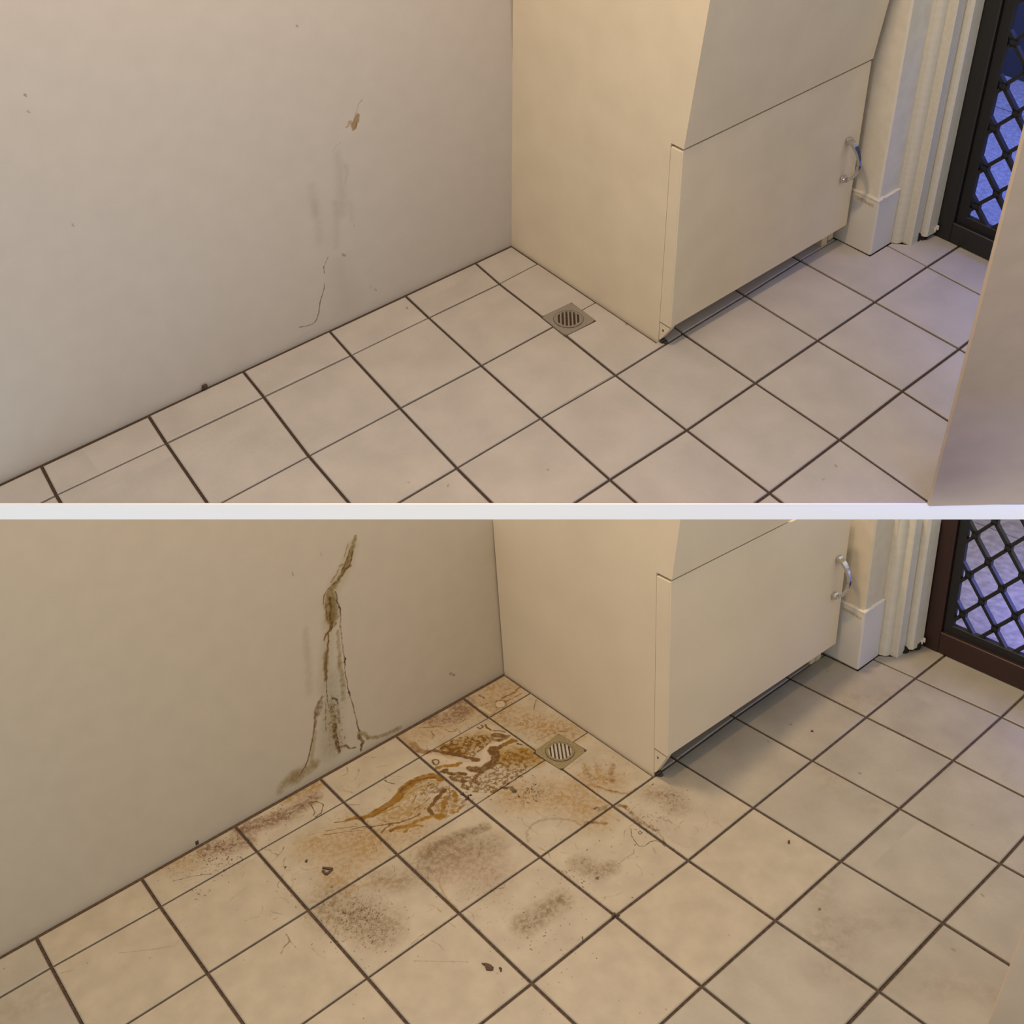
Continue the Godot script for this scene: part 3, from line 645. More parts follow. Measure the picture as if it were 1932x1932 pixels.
# ---------------------------------------------------------------- start
func _ready() -> void:
	rng.seed = 71
	look()
	materials()
	var clean := {"clean": true, "S": 0.30, "x": Transform3D(Basis(Vector3(0.96705, -0.25433, -0.01177), Vector3(0.25058, 0.94256, 0.22088), Vector3(-0.04509, -0.21655, 0.97523)), Vector3(-1.42774, 0.28596, -1.19009)), "slope": Vector2(-0.01848, 0.00499), "kl": -0.019, "kr": -0.008, "grid": GRID_CLEAN,
		"wk": -0.0075, "wc": -0.494, "zs": -0.616, "xs": 1.933, "xf": 2.09, "db": 0.236, "dt": 2.279, "zr": -3.545, "top": 4.3,
		"sk": Vector2(2.41, -3.61), "skz": -4.02, "skt": 0.66, "arch": [Vector2(2.417, -4.046), Vector2(2.494, -4.135), Vector2(2.597, -4.14), Vector2(2.59, -4.293), Vector2(2.657, -4.335), Vector2(2.668, -4.538)],
		"zd": -4.544, "dl": Vector3(2.65, 2.84, 2.965), "dh": Vector2(0.20, 0.315), "gx": 3.03, "gy": 0.479, "gd": 0.195, "gp": 0.495, "tall": 6.0,
		"drain": Vector2(1.028, -0.172), "name": "clean", "wmat": M.wall_clean, "plaster": M.plaster_clean}
	var stained := {"clean": false, "S": 0.155, "x": Transform3D.IDENTITY, "slope": Vector2(0.03372, -0.01582), "kl": 0.023, "kr": 0.023, "grid": GRID_STAINED, "cut": Plane(Vector3(-0.35007, 0.88113, -0.31791), 2.23552),
		"wk": 0.0056, "wc": -0.509, "zs": -0.644, "xs": 1.994, "xf": 2.178, "db": 0.42, "dt": 2.478, "zr": -3.64, "top": 3.8,
		"sk": Vector2(2.449, -3.736), "skz": -4.18, "skt": 0.915, "arch": [Vector2(2.469, -4.195), Vector2(2.548, -4.274), Vector2(2.635, -4.293), Vector2(2.635, -4.456), Vector2(2.711, -4.481), Vector2(2.735, -4.709)],
		"zd": -4.733, "dl": Vector3(2.746, 2.915, 3.03), "dh": Vector2(0.455, 0.57), "gx": 3.115, "gy": 0.775, "gd": 0.2, "gp": 0.53, "tall": 5.0,
		"drain": Vector2(1.027, -0.178), "name": "stained", "wmat": M.wall_stained, "plaster": M.plaster_stained}
	for room in [stained, clean]:
		R = room
		lamp()
		daylight()
	for room in [stained, clean]:
		R = room
		floor_tiles()
		walls()
		skirting()
		door_trim()
		screen_door()
		patio()
	for room in [stained, clean]:
		R = room
		cabinet()
		drain()
	R = stained
	crumbs()

func look() -> void:
	var cam := Camera3D.new()
	cam.name = "camera"
	cam.transform = Transform3D(Basis(Vector3(0.63897, -0.02354, -0.76887), Vector3(-0.19145, 0.96321, -0.18860), Vector3(0.74503, 0.26771, 0.61096)), Vector3(1.33109, 1.29222, 1.02587))
	cam.projection = Camera3D.PROJECTION_FRUSTUM
	cam.near = 0.05
	cam.far = 60.0
	cam.size = cam.near * FRAME / FOCAL
	cam.frustum_offset = Vector2(FRAME / 2.0 - PRINCIPAL.x, PRINCIPAL.y - FRAME / 2.0) / FOCAL * cam.near
	add_child(cam)
	cam.current = true
	var e := Environment.new()
	e.background_mode = Environment.BG_COLOR
	e.background_color = Color(0.80, 0.80, 0.802)
	e.background_energy_multiplier = 1.34
	e.tonemap_mode = Environment.TONE_MAPPER_LINEAR
	e.tonemap_exposure = 1.0
	e.sdfgi_enabled = true
	e.ssao_enabled = true
	e.ssil_enabled = true
	var we := WorldEnvironment.new()
	we.environment = e
	we.name = "surroundings"
	add_child(we)

func lamp() -> void:   # each room's ceiling lamp hangs out of the picture, above the wall and the cabinet's left side
	var at := Vector3(2.9, 9.3, 2.1)
	var t := thing("ceiling_lamp", at, "round metal ceiling lamp above the %s laundry floor" % R.name, "lamp")
	var st := mb()
	var keep = R.get("cut")
	R.erase("cut")
	for i in 20:
		var a := TAU * i / 20
		var b := TAU * (i + 1) / 20
		var prof := [Vector2(0.12, 0.55), Vector2(0.34, 0.42), Vector2(0.62, -0.05)]
		for k in 2:
			var p: Vector2 = prof[k]
			var q: Vector2 = prof[k + 1]
			var v := [Vector3(cos(a) * p.x, p.y, sin(a) * p.x), Vector3(cos(b) * p.x, p.y, sin(b) * p.x), Vector3(cos(b) * q.x, q.y, sin(b) * q.x), Vector3(cos(a) * q.x, q.y, sin(a) * q.x)]
			var n := Vector3(cos((a + b) / 2), 0.4, sin((a + b) / 2)).normalized()
			tri(st, at + v[0], at + v[1], at + v[2], n)
			tri(st, at + v[0], at + v[2], at + v[3], n)
	done(st, "shade", M.lamp_metal, t)
	st = mb()
	var ring := []
	for i in 20:
		ring.append(Vector2(at.x + 0.3 * cos(TAU * i / 20), at.z + 0.3 * sin(TAU * i / 20)))
	put(st, prism(ring, at.y + 0.1, at.y + 0.2), false, false)
	done(st, "lamp_diffuser", M.lamp_glow, t)
	if keep != null:
		R.cut = keep
	var l := SpotLight3D.new()
	l.name = "lamp_light"
	l.position = Vector3(0, 0.05, 0) * R.S
	l.rotation = Vector3(-PI / 2, 0, 0)
	l.light_color = Color(1.0, 0.86, 0.69) if R.clean else Color(1.0, 0.78, 0.50)
	l.light_energy = 3.0 if R.clean else 0.63
	l.spot_range = 12.0
	l.spot_attenuation = 2.0
	l.spot_angle = 52.0
	l.spot_angle_attenuation = 0.25
	l.light_size = 0.3 * R.S
	l.shadow_enabled = true
	t.add_child(l)

func daylight() -> void:   # dusk sky over the patio, outside the screen door
	var l := AreaLight3D.new()
	l.name = "dusk_sky_light" if R.clean else "dusk_sky_light_001"
	l.area_size = (Vector2(5.0, 3.0) if R.clean else Vector2(1.6, 2.4)) * R.S
	l.light_color = Color(0.30, 0.42, 1.0) if R.clean else Color(0.42, 0.46, 1.0)
	l.light_energy = 8.5 if R.clean else 0.48
	l.area_range = 12.0
	l.area_attenuation = 2.0
	l.shadow_enabled = true
	add_child(l)
	var from: Vector3 = R.x * ((Vector3(4.2, 4.8, -6.2) if R.clean else Vector3(4.6, 1.8, -6.7)) * R.S)
	var to: Vector3 = R.x * ((Vector3(4.0, 0.0, -10.6) if R.clean else Vector3(4.55, 0.0, -6.75)) * R.S)
	l.look_at_from_position(from, to, R.x.basis.y)

func materials() -> void:
	M.lamp_metal = plain(Color8(200, 200, 198), 0.5)
	M.lamp_glow = plain(Color8(255, 245, 225), 0.6)
	M.lamp_glow.emission_enabled = true
	M.lamp_glow.emission = Color8(255, 232, 196)
	M.lamp_glow.emission_energy_multiplier = 1.0
	M.grout = speckled(Color8(70, 54, 40), 0.95, 0.35, 0.05, 3, 6.0)
	M.slab = plain(Color8(254, 254, 254), 0.8)
	M.plaster_clean = speckled(Color8(206, 200, 186), 0.85, 0.03, 0.02, 5, 1.5)
	M.plaster_stained = speckled(Color8(196, 186, 164), 0.85, 0.03, 0.02, 6, 3.0)
	M.gloss_paint = speckled(Color8(200, 195, 180), 0.42, 0.03, 0.03, 7, 3.0)
	M.skirt_tile = plain(Color8(204, 200, 192), 0.3)
	M.caulk = plain(Color8(208, 202, 188), 0.7)
	M.smear = plain(Color8(186, 174, 144), 0.8)
	M.cream = speckled(Color8(213, 198, 171), 0.42, 0.02, 0.01, 8, 1.0)
	M.screw = plain(Color8(70, 62, 52), 0.5, 0.6)
	M.chrome = plain(Color8(205, 203, 200), 0.16, 1.0)
	M.drain_steel = speckled(Color8(134, 126, 114), 0.5, 0.08, 0.03, 10, 8.0)
	M.drain_bar = plain(Color8(134, 126, 114), 0.5)
	M.drain_steel_dirty = speckled(Color8(118, 108, 78), 0.55, 0.14, 0.03, 11, 14.0)
	M.drain_bar_bright = plain(Color8(205, 202, 196), 0.3, 0.7)
	M.pipe = plain(Color8(70, 63, 54), 0.9)
	M.black_frame = plain(Color8(26, 25, 22), 0.45)
	M.brown_frame = plain(Color8(44, 22, 16), 0.45)
	M.bead = plain(Color8(15, 14, 13), 0.6)
	M.grille = plain(Color8(16, 16, 16), 0.5)
	M.patio = speckled(Color8(126, 125, 122), 0.9, 0.16, 0.04, 12, 2.0)
	M.fence = plain(Color8(38, 42, 44), 0.9)
	M.rot = plain(Color8(26, 20, 15), 0.95)
	M.crumb = plain(Color8(74, 56, 42), 0.9)
	M.post = speckled(Color8(186, 166, 142), 0.6, 0.03, 0.02, 14, 1.5)
	# clean tiles: five toned variants of one mottled glaze
	M.tiles_clean = []
	M.tiles_plain = []
	for i in 4:
		var c := Canvas.new(0, 0, 2, 2, 200, 40 + i, Color8(178, 170, 161), 0.04, false)
		c.speck(PIGMENT.grey, 1, 1, 0.8, 0.8, 5, 0.006, 0.012)
		M.tiles_clean.append(pictured(c.texture(), 0.38))
		c = Canvas.new(0, 0, 2, 2, 200, 60 + i, Color8(147, 141, 127), 0.055, false)
		c.speck(PIGMENT.dark, 1, 1, 0.8, 0.8, 10, 0.006, 0.016)
		c.speck(PIGMENT.grey, 1, 1, 0.8, 0.8, 14, 0.006, 0.014)
		for k in 3:
			c.stroke(PIGMENT.grey, 0.3, 0.2, 0.16, 1.0, 0.8, [[c.rng.randf_range(0.2, 1.8), c.rng.randf_range(0.2, 1.8)], [c.rng.randf_range(0.2, 1.8), c.rng.randf_range(0.2, 1.8)]])
		M.tiles_plain.append(pictured(c.texture(), 0.38))
	var f := Canvas.new(-0.7, -1.0, 4.3, 5.2, 230, 21, Color8(157, 148, 130), 0.05, true)
	for s in FLOOR_MARKS.slice(0, 46):
		f.stroke(PIGMENT[s[0]], s[1], s[2], s[3], s[4], s[5], s[6])
	for s in FLOOR_NETS:
		f.net(PIGMENT[s[0]], s[1], s[2])
	for s in FLOOR_MARKS.slice(46):
		f.stroke(PIGMENT[s[0]], s[1], s[2], s[3], s[4], s[5], s[6])
	for s in FLOOR_SPECKS:
		f.speck(PIGMENT[s[0]], s[1], s[2], s[3], s[4], s[5], s[6], s[7])
	for k in 230:      # fine dried wisps and hairs in the dirty film
		var p := Vector2(f.rng.randf_range(-0.45, 2.9), f.rng.randf_range(-0.6, 3.4))
		if p.x + 0.55 * p.y > 3.3 or (p.x > 0.05 and p.x < 0.95 and p.y > 0.05 and p.y < 0.95):
			continue
		var line := [[p.x, p.y]]
		var a: float = f.rng.randf() * TAU
		for j in f.rng.randi_range(2, 5):
			a += f.rng.randf_range(-0.9, 0.9)
			p += Vector2.from_angle(a) * f.rng.randf_range(0.02, 0.07)
			line.append([p.x, p.y])
		f.stroke([PIGMENT.brown, PIGMENT.grey, PIGMENT.tan, PIGMENT.mauve][k % 4], f.rng.randf_range(0.006, 0.02), 0.006, f.rng.randf_range(0.2, 0.5), 0.6, 0.6, line)
	f.speck(PIGMENT.dark, 2.0, 2.0, 2.2, 2.2, 90, 0.006, 0.014)
	f.speck(PIGMENT.grey, 2.0, 2.0, 2.2, 2.2, 160, 0.006, 0.012)
	M.tiles_stained = pictured(f.texture(), 0.34)
	var wl := Canvas.new(-0.9, -0.4, 6.1, 4.6, 210, 31, Color8(185, 178, 170), 0.012, false)
	for s in WALL_MARKS_CLEAN:
		wl.stroke(PIGMENT[s[0]], s[1], s[2], s[3], s[4], s[5], s[6])
	M.wall_clean = pictured(wl.texture(), 0.8)
	wl = Canvas.new(-0.9, -0.4, 6.1, 4.6, 210, 32, Color8(178, 168, 149), 0.014, false)
	for s in WALL_MARKS_STAINED:
		wl.stroke(PIGMENT[s[0]], s[1], s[2], s[3], s[4], s[5], s[6])
	for s in WALL_SPECKS_STAINED:
		wl.speck(PIGMENT[s[0]], s[1], s[2], s[3], s[4], s[5], s[6], s[7])
	M.wall_stained = pictured(wl.texture(), 0.8)

# ---------------------------------------------------------------- floor
func slab_polygon() -> PackedVector2Array:
	if R.clean:
		var a: Vector2 = SLAB_EDGE[0]
		var b: Vector2 = SLAB_EDGE[1]
		var e := 0.02 * Vector2(b.y - a.y, a.x - b.x).normalized()
		if e.x + e.y > 0.0:
			e = -e
		a += e
		b += e
		return PackedVector2Array([Vector2(-0.75, a.y + (b.y - a.y) * (-0.75 - a.x) / (b.x - a.x)), b, Vector2(b.x, R.zd - 0.1), Vector2(-0.75, R.zd - 0.1)])
	return PackedVector2Array([Vector2(-0.75, 7.0), Vector2(7.4, 7.0), Vector2(7.4, R.zd - 0.1), Vector2(-0.75, R.zd - 0.1)])

func floor_tiles() -> void:
	var t := thing("floor", Vector3.ZERO, "pale square floor tiles with dark grout, %s" % ("clean, in the room above" if R.clean else "soiled with brown stains, in the room below"), "floor", "", "structure")
	var area := slab_polygon()
	var st := mb()
	var bed := []
	for q in area:
		bed.append(q)
	var low := []
	for f in prism(bed, -0.16, -0.02):
		var g := PackedVector3Array()
		for v in f:
			g.append(v + Vector3(0, fy(v.x, v.z), 0))
		low.append(g)
	put(st, low, false, false)
	done(st, "grout_bed", M.grout, t)
	var wall_gap := 0.048
	var side_cut := PackedVector2Array([Vector2(-0.8, R.zs - 0.12), Vector2(R.xs, R.zs - 0.12), Vector2(R.xs, R.zs + 0.03), Vector2(-0.8, R.zs + 0.03)])
	var stub_cut := PackedVector2Array([Vector2(-0.8, R.zd - 0.3), Vector2(R.arch[5].x - 0.04, R.zd - 0.3), Vector2(R.arch[3].x - 0.02, R.arch[2].y), Vector2(R.sk.x + 0.012, R.skz), Vector2(R.sk.x + 0.012, R.sk.y + 0.012), Vector2(-0.8, R.sk.y + 0.012)])
	var dr := drain_plate(0.008)
	var rows: int = R.grid.size()
	var cols: int = R.grid[0].size()
	for v in rows - 1:
		for u in cols - 1:
			var g00: Array = R.grid[v][u]
			var g01: Array = R.grid[v][u + 1]
			var g10: Array = R.grid[v + 1][u]
			var g11: Array = R.grid[v + 1][u + 1]
			var quad := PackedVector2Array([Vector2(g00[0], g00[1]), Vector2(g01[0], g01[1]), Vector2(g11[0], g11[1]), Vector2(g10[0], g10[1])])
			# joint half-widths: towards the wall, along the next line, away, along the last line
			var joint := [0.0105 if v < 4 else 0.014, 0.0145, 0.0105 if v < 3 else 0.014, 0.0145]
			quad = shrunk(quad, joint)
			var pieces := [quad]
			if v == 0:
				pieces = inside(pieces, PackedVector2Array([Vector2(R.wc + wall_gap + R.wk * -6.0, -6), Vector2(9, -6), Vector2(9, 9), Vector2(R.wc + wall_gap + R.wk * 9.0, 9)]))
			pieces = inside(pieces, area)
			for hole in [side_cut, stub_cut, dr]:
				pieces = outside(pieces, hole)
			for p in pieces:
				if p.size() > 2 and absf(area_of(p)) > 0.004:
					tile(t, p, u, v)
	if R.clean:
		var a: Vector2 = SLAB_EDGE[0]
		var b: Vector2 = SLAB_EDGE[1]
		var d := (b - a).normalized()
		var inw := Vector2(d.y, -d.x)
		if inw.dot(Vector2(1, 1)) > 0.0:
			inw = -inw
		var s := thing("trim_front", Vector3(a.x, 0, a.y), "white painted edge board along the front of the upper floor slab", "trim", "", "structure")
		var e := mb()
		var faces := []
		for f in prism([a, b, b + inw * 0.018, a + inw * 0.018], -1.7, 0.0):
			var g := PackedVector3Array()
			for v in f:
				g.append(v + Vector3(0, fy(v.x, v.z), 0))
			faces.append(g)
		put(e, faces, false, false)
		done(e, "edge_board", M.slab, s)

func area_of(p: PackedVector2Array) -> float:
	var s := 0.0
	for i in p.size():
		s += p[i].cross(p[(i + 1) % p.size()])
	return s / 2.0

func shrunk(q: PackedVector2Array, by: Array) -> PackedVector2Array:
	var sgn := signf(area_of(q))
	var lines := []
	for i in 4:
		var d := (q[(i + 1) % 4] - q[i]).normalized()
		lines.append([q[i] + Vector2(-d.y, d.x) * sgn * by[i], d])
	var out := PackedVector2Array()
	for i in 4:
		var p: Array = lines[(i + 3) % 4]
		var n: Array = lines[i]
		out.append(Geometry2D.line_intersects_line(p[0], p[1], n[0], n[1]))
	return out

func inside(ps: Array, area: PackedVector2Array) -> Array:
	var out := []
	for p in ps:
		out.append_array(Geometry2D.intersect_polygons(p, area))
	return out

func outside(ps: Array, hole: PackedVector2Array) -> Array:
	var out := []
	for p in ps:
		out.append_array(Geometry2D.clip_polygons(p, hole))
	return out

func tile(parent: Node, p: PackedVector2Array, u: int, v: int) -> void:
	var st := mb()
	var lift := rng.randf_range(-0.003, 0.003)
	var ins := Geometry2D.offset_polygon(p, -0.009)
	var topp: PackedVector2Array = ins[0] if ins.size() == 1 and ins[0].size() == p.size() else p
	var m: Material
	var at := Vector2.ZERO
	for q in p:
		at += q
	at /= p.size()
	var whole := false
	if R.clean:
		m = M.tiles_clean[rng.randi() % 4]
	elif at.x < 4.0 and at.y > -0.9 and at.y < 4.9 and at.x > -0.7:
		m = M.tiles_stained
		whole = true
	else:
		m = M.tiles_plain[rng.randi() % 4]
	var off := Vector2(rng.randf_range(0.05, 0.9), rng.randf_range(0.05, 0.9))
	# match the inset ring to the outer ring by nearest start
	var k0 := 0
	for i in topp.size():
		if topp[i].distance_to(p[0]) < topp[k0].distance_to(p[0]):
			k0 = i
	var ring := PackedVector2Array()
	for i in topp.size():
		ring.append(topp[(k0 + i) % topp.size()])
	var ix := Geometry2D.triangulate_polygon(ring)
	for i in range(0, ix.size(), 3):
		tri(st, on_floor(ring[ix[i]], lift + 0.0), on_floor(ring[ix[i + 1]], lift + 0.0), on_floor(ring[ix[i + 2]], lift + 0.0), Vector3(-R.slope.x, 1, -R.slope.y).normalized(), tile_uv(ring[ix[i]], p[0], whole, off), tile_uv(ring[ix[i + 1]], p[0], whole, off), tile_uv(ring[ix[i + 2]], p[0], whole, off))
	var sgn := signf(area_of(p))
	for i in p.size():
		var j: int = (i + 1) % p.size()
		var d := (p[j] - p[i]).normalized()
		var o := Vector3(d.y * sgn, 0, -d.x * sgn)
		var a0: Vector3 = on_floor(ring[i], lift + 0.0)
		var a1: Vector3 = on_floor(ring[j], lift + 0.0)
		var b0: Vector3 = on_floor(p[i], lift - 0.006)
		var b1: Vector3 = on_floor(p[j], lift - 0.006)
		var c0: Vector3 = on_floor(p[i], lift - 0.03)
		var c1: Vector3 = on_floor(p[j], lift - 0.03)
		var nb := (o + Vector3.UP).normalized()
		tri(st, a0, a1, b1, nb, tile_uv(ring[i], p[0], whole, off), tile_uv(ring[j], p[0], whole, off), tile_uv(p[j], p[0], whole, off))
		tri(st, a0, b1, b0, nb, tile_uv(ring[i], p[0], whole, off), tile_uv(p[j], p[0], whole, off), tile_uv(p[i], p[0], whole, off))
		tri(st, b0, b1, c1, o, tile_uv(p[i], p[0], whole, off), tile_uv(p[j], p[0], whole, off), tile_uv(p[j], p[0], whole, off))
		tri(st, b0, c1, c0, o, tile_uv(p[i], p[0], whole, off), tile_uv(p[j], p[0], whole, off), tile_uv(p[i], p[0], whole, off))
	done(st, "tile", m, parent)

# ---------------------------------------------------------------- walls and trim
func walls() -> void:
	var t := thing("wall_left", Vector3(R.wc - 0.2, 0, 2.5), "plastered wall %s" % ("with a thin crack and a chipped patch, behind the clean floor" if R.clean else "streaked with brown mould, behind the stained floor"), "wall", "", "structure")
	var back := -0.45
	solid(prism([Vector2(wall_x(-5.2), -5.2), Vector2(wall_x(6.6), 6.6), Vector2(R.wc + back, 6.6), Vector2(R.wc + back, -5.2)], -0.3, R.tall), "plaster", R.wmat, t, true)
	# a chipped lump of old sealant where the wall meets the floor
	var zc := 3.35 if R.clean else 3.4
	var chip := box(R.wc - 0.02, R.wc + 0.02, fy(R.wc, zc) - 0.02, fy(R.wc, zc) + 0.055, zc - 0.03, zc + 0.03, 0.02)
	solid(chip, "sealant_lump", M.grout, t)
	# the short wall beyond the cabinet
	t = thing("wall_back", Vector3(1.2, 0, R.sk.y - 0.3), "short cream wall end between the cabinet and the screen door, %s room" % R.name, "wall", "", "structure")
	solid(box(R.wc + 0.01, R.sk.x - 0.025, -0.3, R.tall, R.zd - 0.02, R.sk.y - 0.03, 0.02), "plaster", R.plaster, t)
	# the wall end close to the camera on the right
	t = thing("wall_right", Vector3(6.0, 0, 0), "plain beige wall end standing at the right edge of the %s room" % R.name, "wall", "", "structure")
	if R.clean:
		var a := Vector2(5.012, -0.795)
		var d: Vector2 = (SLAB_EDGE[1] - SLAB_EDGE[0]).normalized()
		var bk := Vector2(-0.28, -0.62)
		solid(prism([a, a + d * 0.02 + bk * -0.02 + Vector2(0.01, 0.01), a + d * 1.4, a + d * 1.4 + bk, a + d * 0.12 + bk, a + d * 0.004 + bk * 0.06], fy(a.x, a.y), 5.5, Vector2(0.02, -0.02)), "plaster", M.post, t)
	else:
		var a := Vector2(5.87, 0.10)
		solid(prism([a, a + Vector2(0.05, -0.05), a + Vector2(0.8, -1.1), a + Vector2(0.2, -1.4), a + Vector2(-0.02, -0.06)], fy(a.x, a.y), 5.0, Vector2(0.45, -0.55)), "plaster", M.post, t)

func skirting() -> void:
	var f0 := fy(R.sk.x, R.sk.y)
	var t := thing("baseboard_back", Vector3(R.sk.x, f0, R.sk.y), "white glazed skirting tiles round the wall end in the %s room" % R.name, "baseboard", "", "structure")
	solid(box(R.xs - 0.35, R.sk.x - 0.006, f0 + 0.004, R.skt, R.sk.y - 0.04, R.sk.y, 0.008), "skirting_tile", M.skirt_tile, t)
	solid(box(R.sk.x - 0.04, R.sk.x, f0 + 0.004, R.skt, R.skz, R.sk.y - 0.012, 0.008), "skirting_tile", M.skirt_tile, t)
	var st := mb()
	var x: float = R.xs + 0.1
	while x < R.sk.x:
		var h := rng.randf_range(0.02, 0.038)
		put(st, box(x - 0.006, minf(x + 0.065, R.sk.x + 0.004), R.skt - 0.004, R.skt + h, R.sk.y - 0.04, R.sk.y + rng.randf_range(0.0, 0.01), 0.008))
		x += 0.06
	var z: float = R.sk.y
	while z > R.skz:
		put(st, box(R.sk.x - 0.04, R.sk.x + rng.randf_range(0.0, 0.008), R.skt - 0.004, R.skt + rng.randf_range(0.02, 0.034), maxf(z - 0.065, R.skz), z + 0.006, 0.008))
		z -= 0.06
	done(st, "sealant_bead", M.caulk, t)
	st = mb()
	x = R.xs + 0.16
	var k := 0
	while x < R.sk.x - 0.09:
		put(st, box(x - 0.004, x + 0.06, R.skt - 0.075 - 0.002 * k, R.skt - 0.03 - 0.003 * k + rng.randf_range(-0.008, 0.008), R.sk.y - 0.01, R.sk.y + 0.003, 0.003))
		x += 0.05
		k += 2
	done(st, "dried_glue_smear", M.smear, t)

func door_trim() -> void:
	var a: Array = R.arch
	var f0 := fy(a[1].x, a[1].y)
	var t := thing("trim_door", Vector3(a[1].x, f0, a[1].y), "stepped cream door casing with a rotten foot in the %s room" % R.name, "trim", "", "structure")
	var zq: float = a[1].y
	var quarter := [Vector2(a[0].x - 0.1, R.skz), Vector2(a[0].x + 0.005, R.skz - 0.002)]
	for i in 7:
		var w := PI / 2 * i / 6.0
		quarter.append(Vector2(a[0].x + 0.012 + (a[1].x - a[0].x - 0.012) * sin(w), zq - 0.004 + (R.skz - 0.012 - zq) * cos(w)))
	quarter.append(Vector2(a[1].x, zq - 0.06))
	quarter.append(Vector2(a[0].x - 0.1, zq - 0.06))
	solid(prism(quarter, f0 + 0.01, R.tall), "quarter_round", M.gloss_paint, t)
	solid(chamfer_v([Vector2(a[0].x - 0.1, a[2].y), Vector2(a[2].x, a[2].y), Vector2(a[3].x, a[3].y), Vector2(a[0].x - 0.1, a[3].y)], f0 - 0.005, R.tall), "casing", M.gloss_paint, t)
	solid(chamfer_v([Vector2(a[0].x - 0.1, a[4].y), Vector2(a[4].x, a[4].y), Vector2(a[4].x + 0.002, a[4].y - 0.02), Vector2(a[5].x, a[5].y), Vector2(a[0].x - 0.1, a[5].y)], f0 + 0.06, R.tall), "door_jamb", M.gloss_paint, t)
	solid(prism([Vector2(a[0].x - 0.1, a[3].y + 0.01), Vector2(a[3].x - 0.015, a[3].y + 0.01), Vector2(a[3].x - 0.015, a[4].y - 0.01), Vector2(a[0].x - 0.1, a[4].y - 0.01)], f0 + 0.1, R.tall), "stop_strip", M.gloss_paint, t)
	var st := mb()
	for i in 22:
		var w := rng.randf()
		var p := Vector2(lerpf(a[3].x - 0.02, a[5].x - 0.02, w), lerpf(a[3].y, a[5].y + 0.02, w)) + Vector2(rng.randf_range(-0.03, 0.02), rng.randf_range(-0.02, 0.02))
		var s := rng.randf_range(0.018, 0.045)
		var y := f0 + rng.randf_range(-0.01, 0.05 + 0.07 * w)
		put(st, box(p.x - s, p.x + s * 0.8, y - s, y + s, p.y - s, p.y + s, s * 0.6))
	done(st, "rotten_foot", M.rot, t)
	st = mb()
	for i in 3:
		var p := Vector3(a[5].x - 0.03 + 0.02 * i, f0 + 0.09 + 0.025 * i, a[5].y + 0.07 - 0.02 * i)
		put(st, box(p.x - 0.012, p.x + 0.025, p.y - 0.03, p.y + 0.03, p.z - 0.012, p.z + 0.012, 0.008))
	done(st, "paint_flake", M.gloss_paint, t)

func chamfer_v(poly: Array, y0: float, y1: float) -> Array:   # a prism with its two outer upright edges eased
	var f := prism(poly, y0, y1)
	var c := Vector2.ZERO
	for q in poly:
		c += q
	c /= poly.size()
	for q in poly:
		if q.x > c.x:
			var n := Vector3(1, 0, signf(q.y - c.y)).normalized()
			f = clip(f, n, n.dot(Vector3(q.x, 0, q.y)) - 0.007)
	return f

func bar(a: Vector3, b: Vector3, w: float, d: float) -> Array:    # a flat bar in the plane of the door
	var t := (b - a).normalized()
	var s := Vector3(-t.y, t.x, 0) * w / 2.0
	a -= t * w * 0.3
	b += t * w * 0.3
	var z := Vector3(0, 0, d / 2.0)
	var lo := PackedVector3Array([a - s - z, a + s - z, a + s + z, a - s + z])
	var hi := PackedVector3Array([b - s - z, b + s - z, b + s + z, b - s + z])
	var out := [lo, hi]
	for i in 4:
		var j := (i + 1) % 4
		out.append(PackedVector3Array([lo[i], lo[j], hi[j], hi[i]]))
	return out

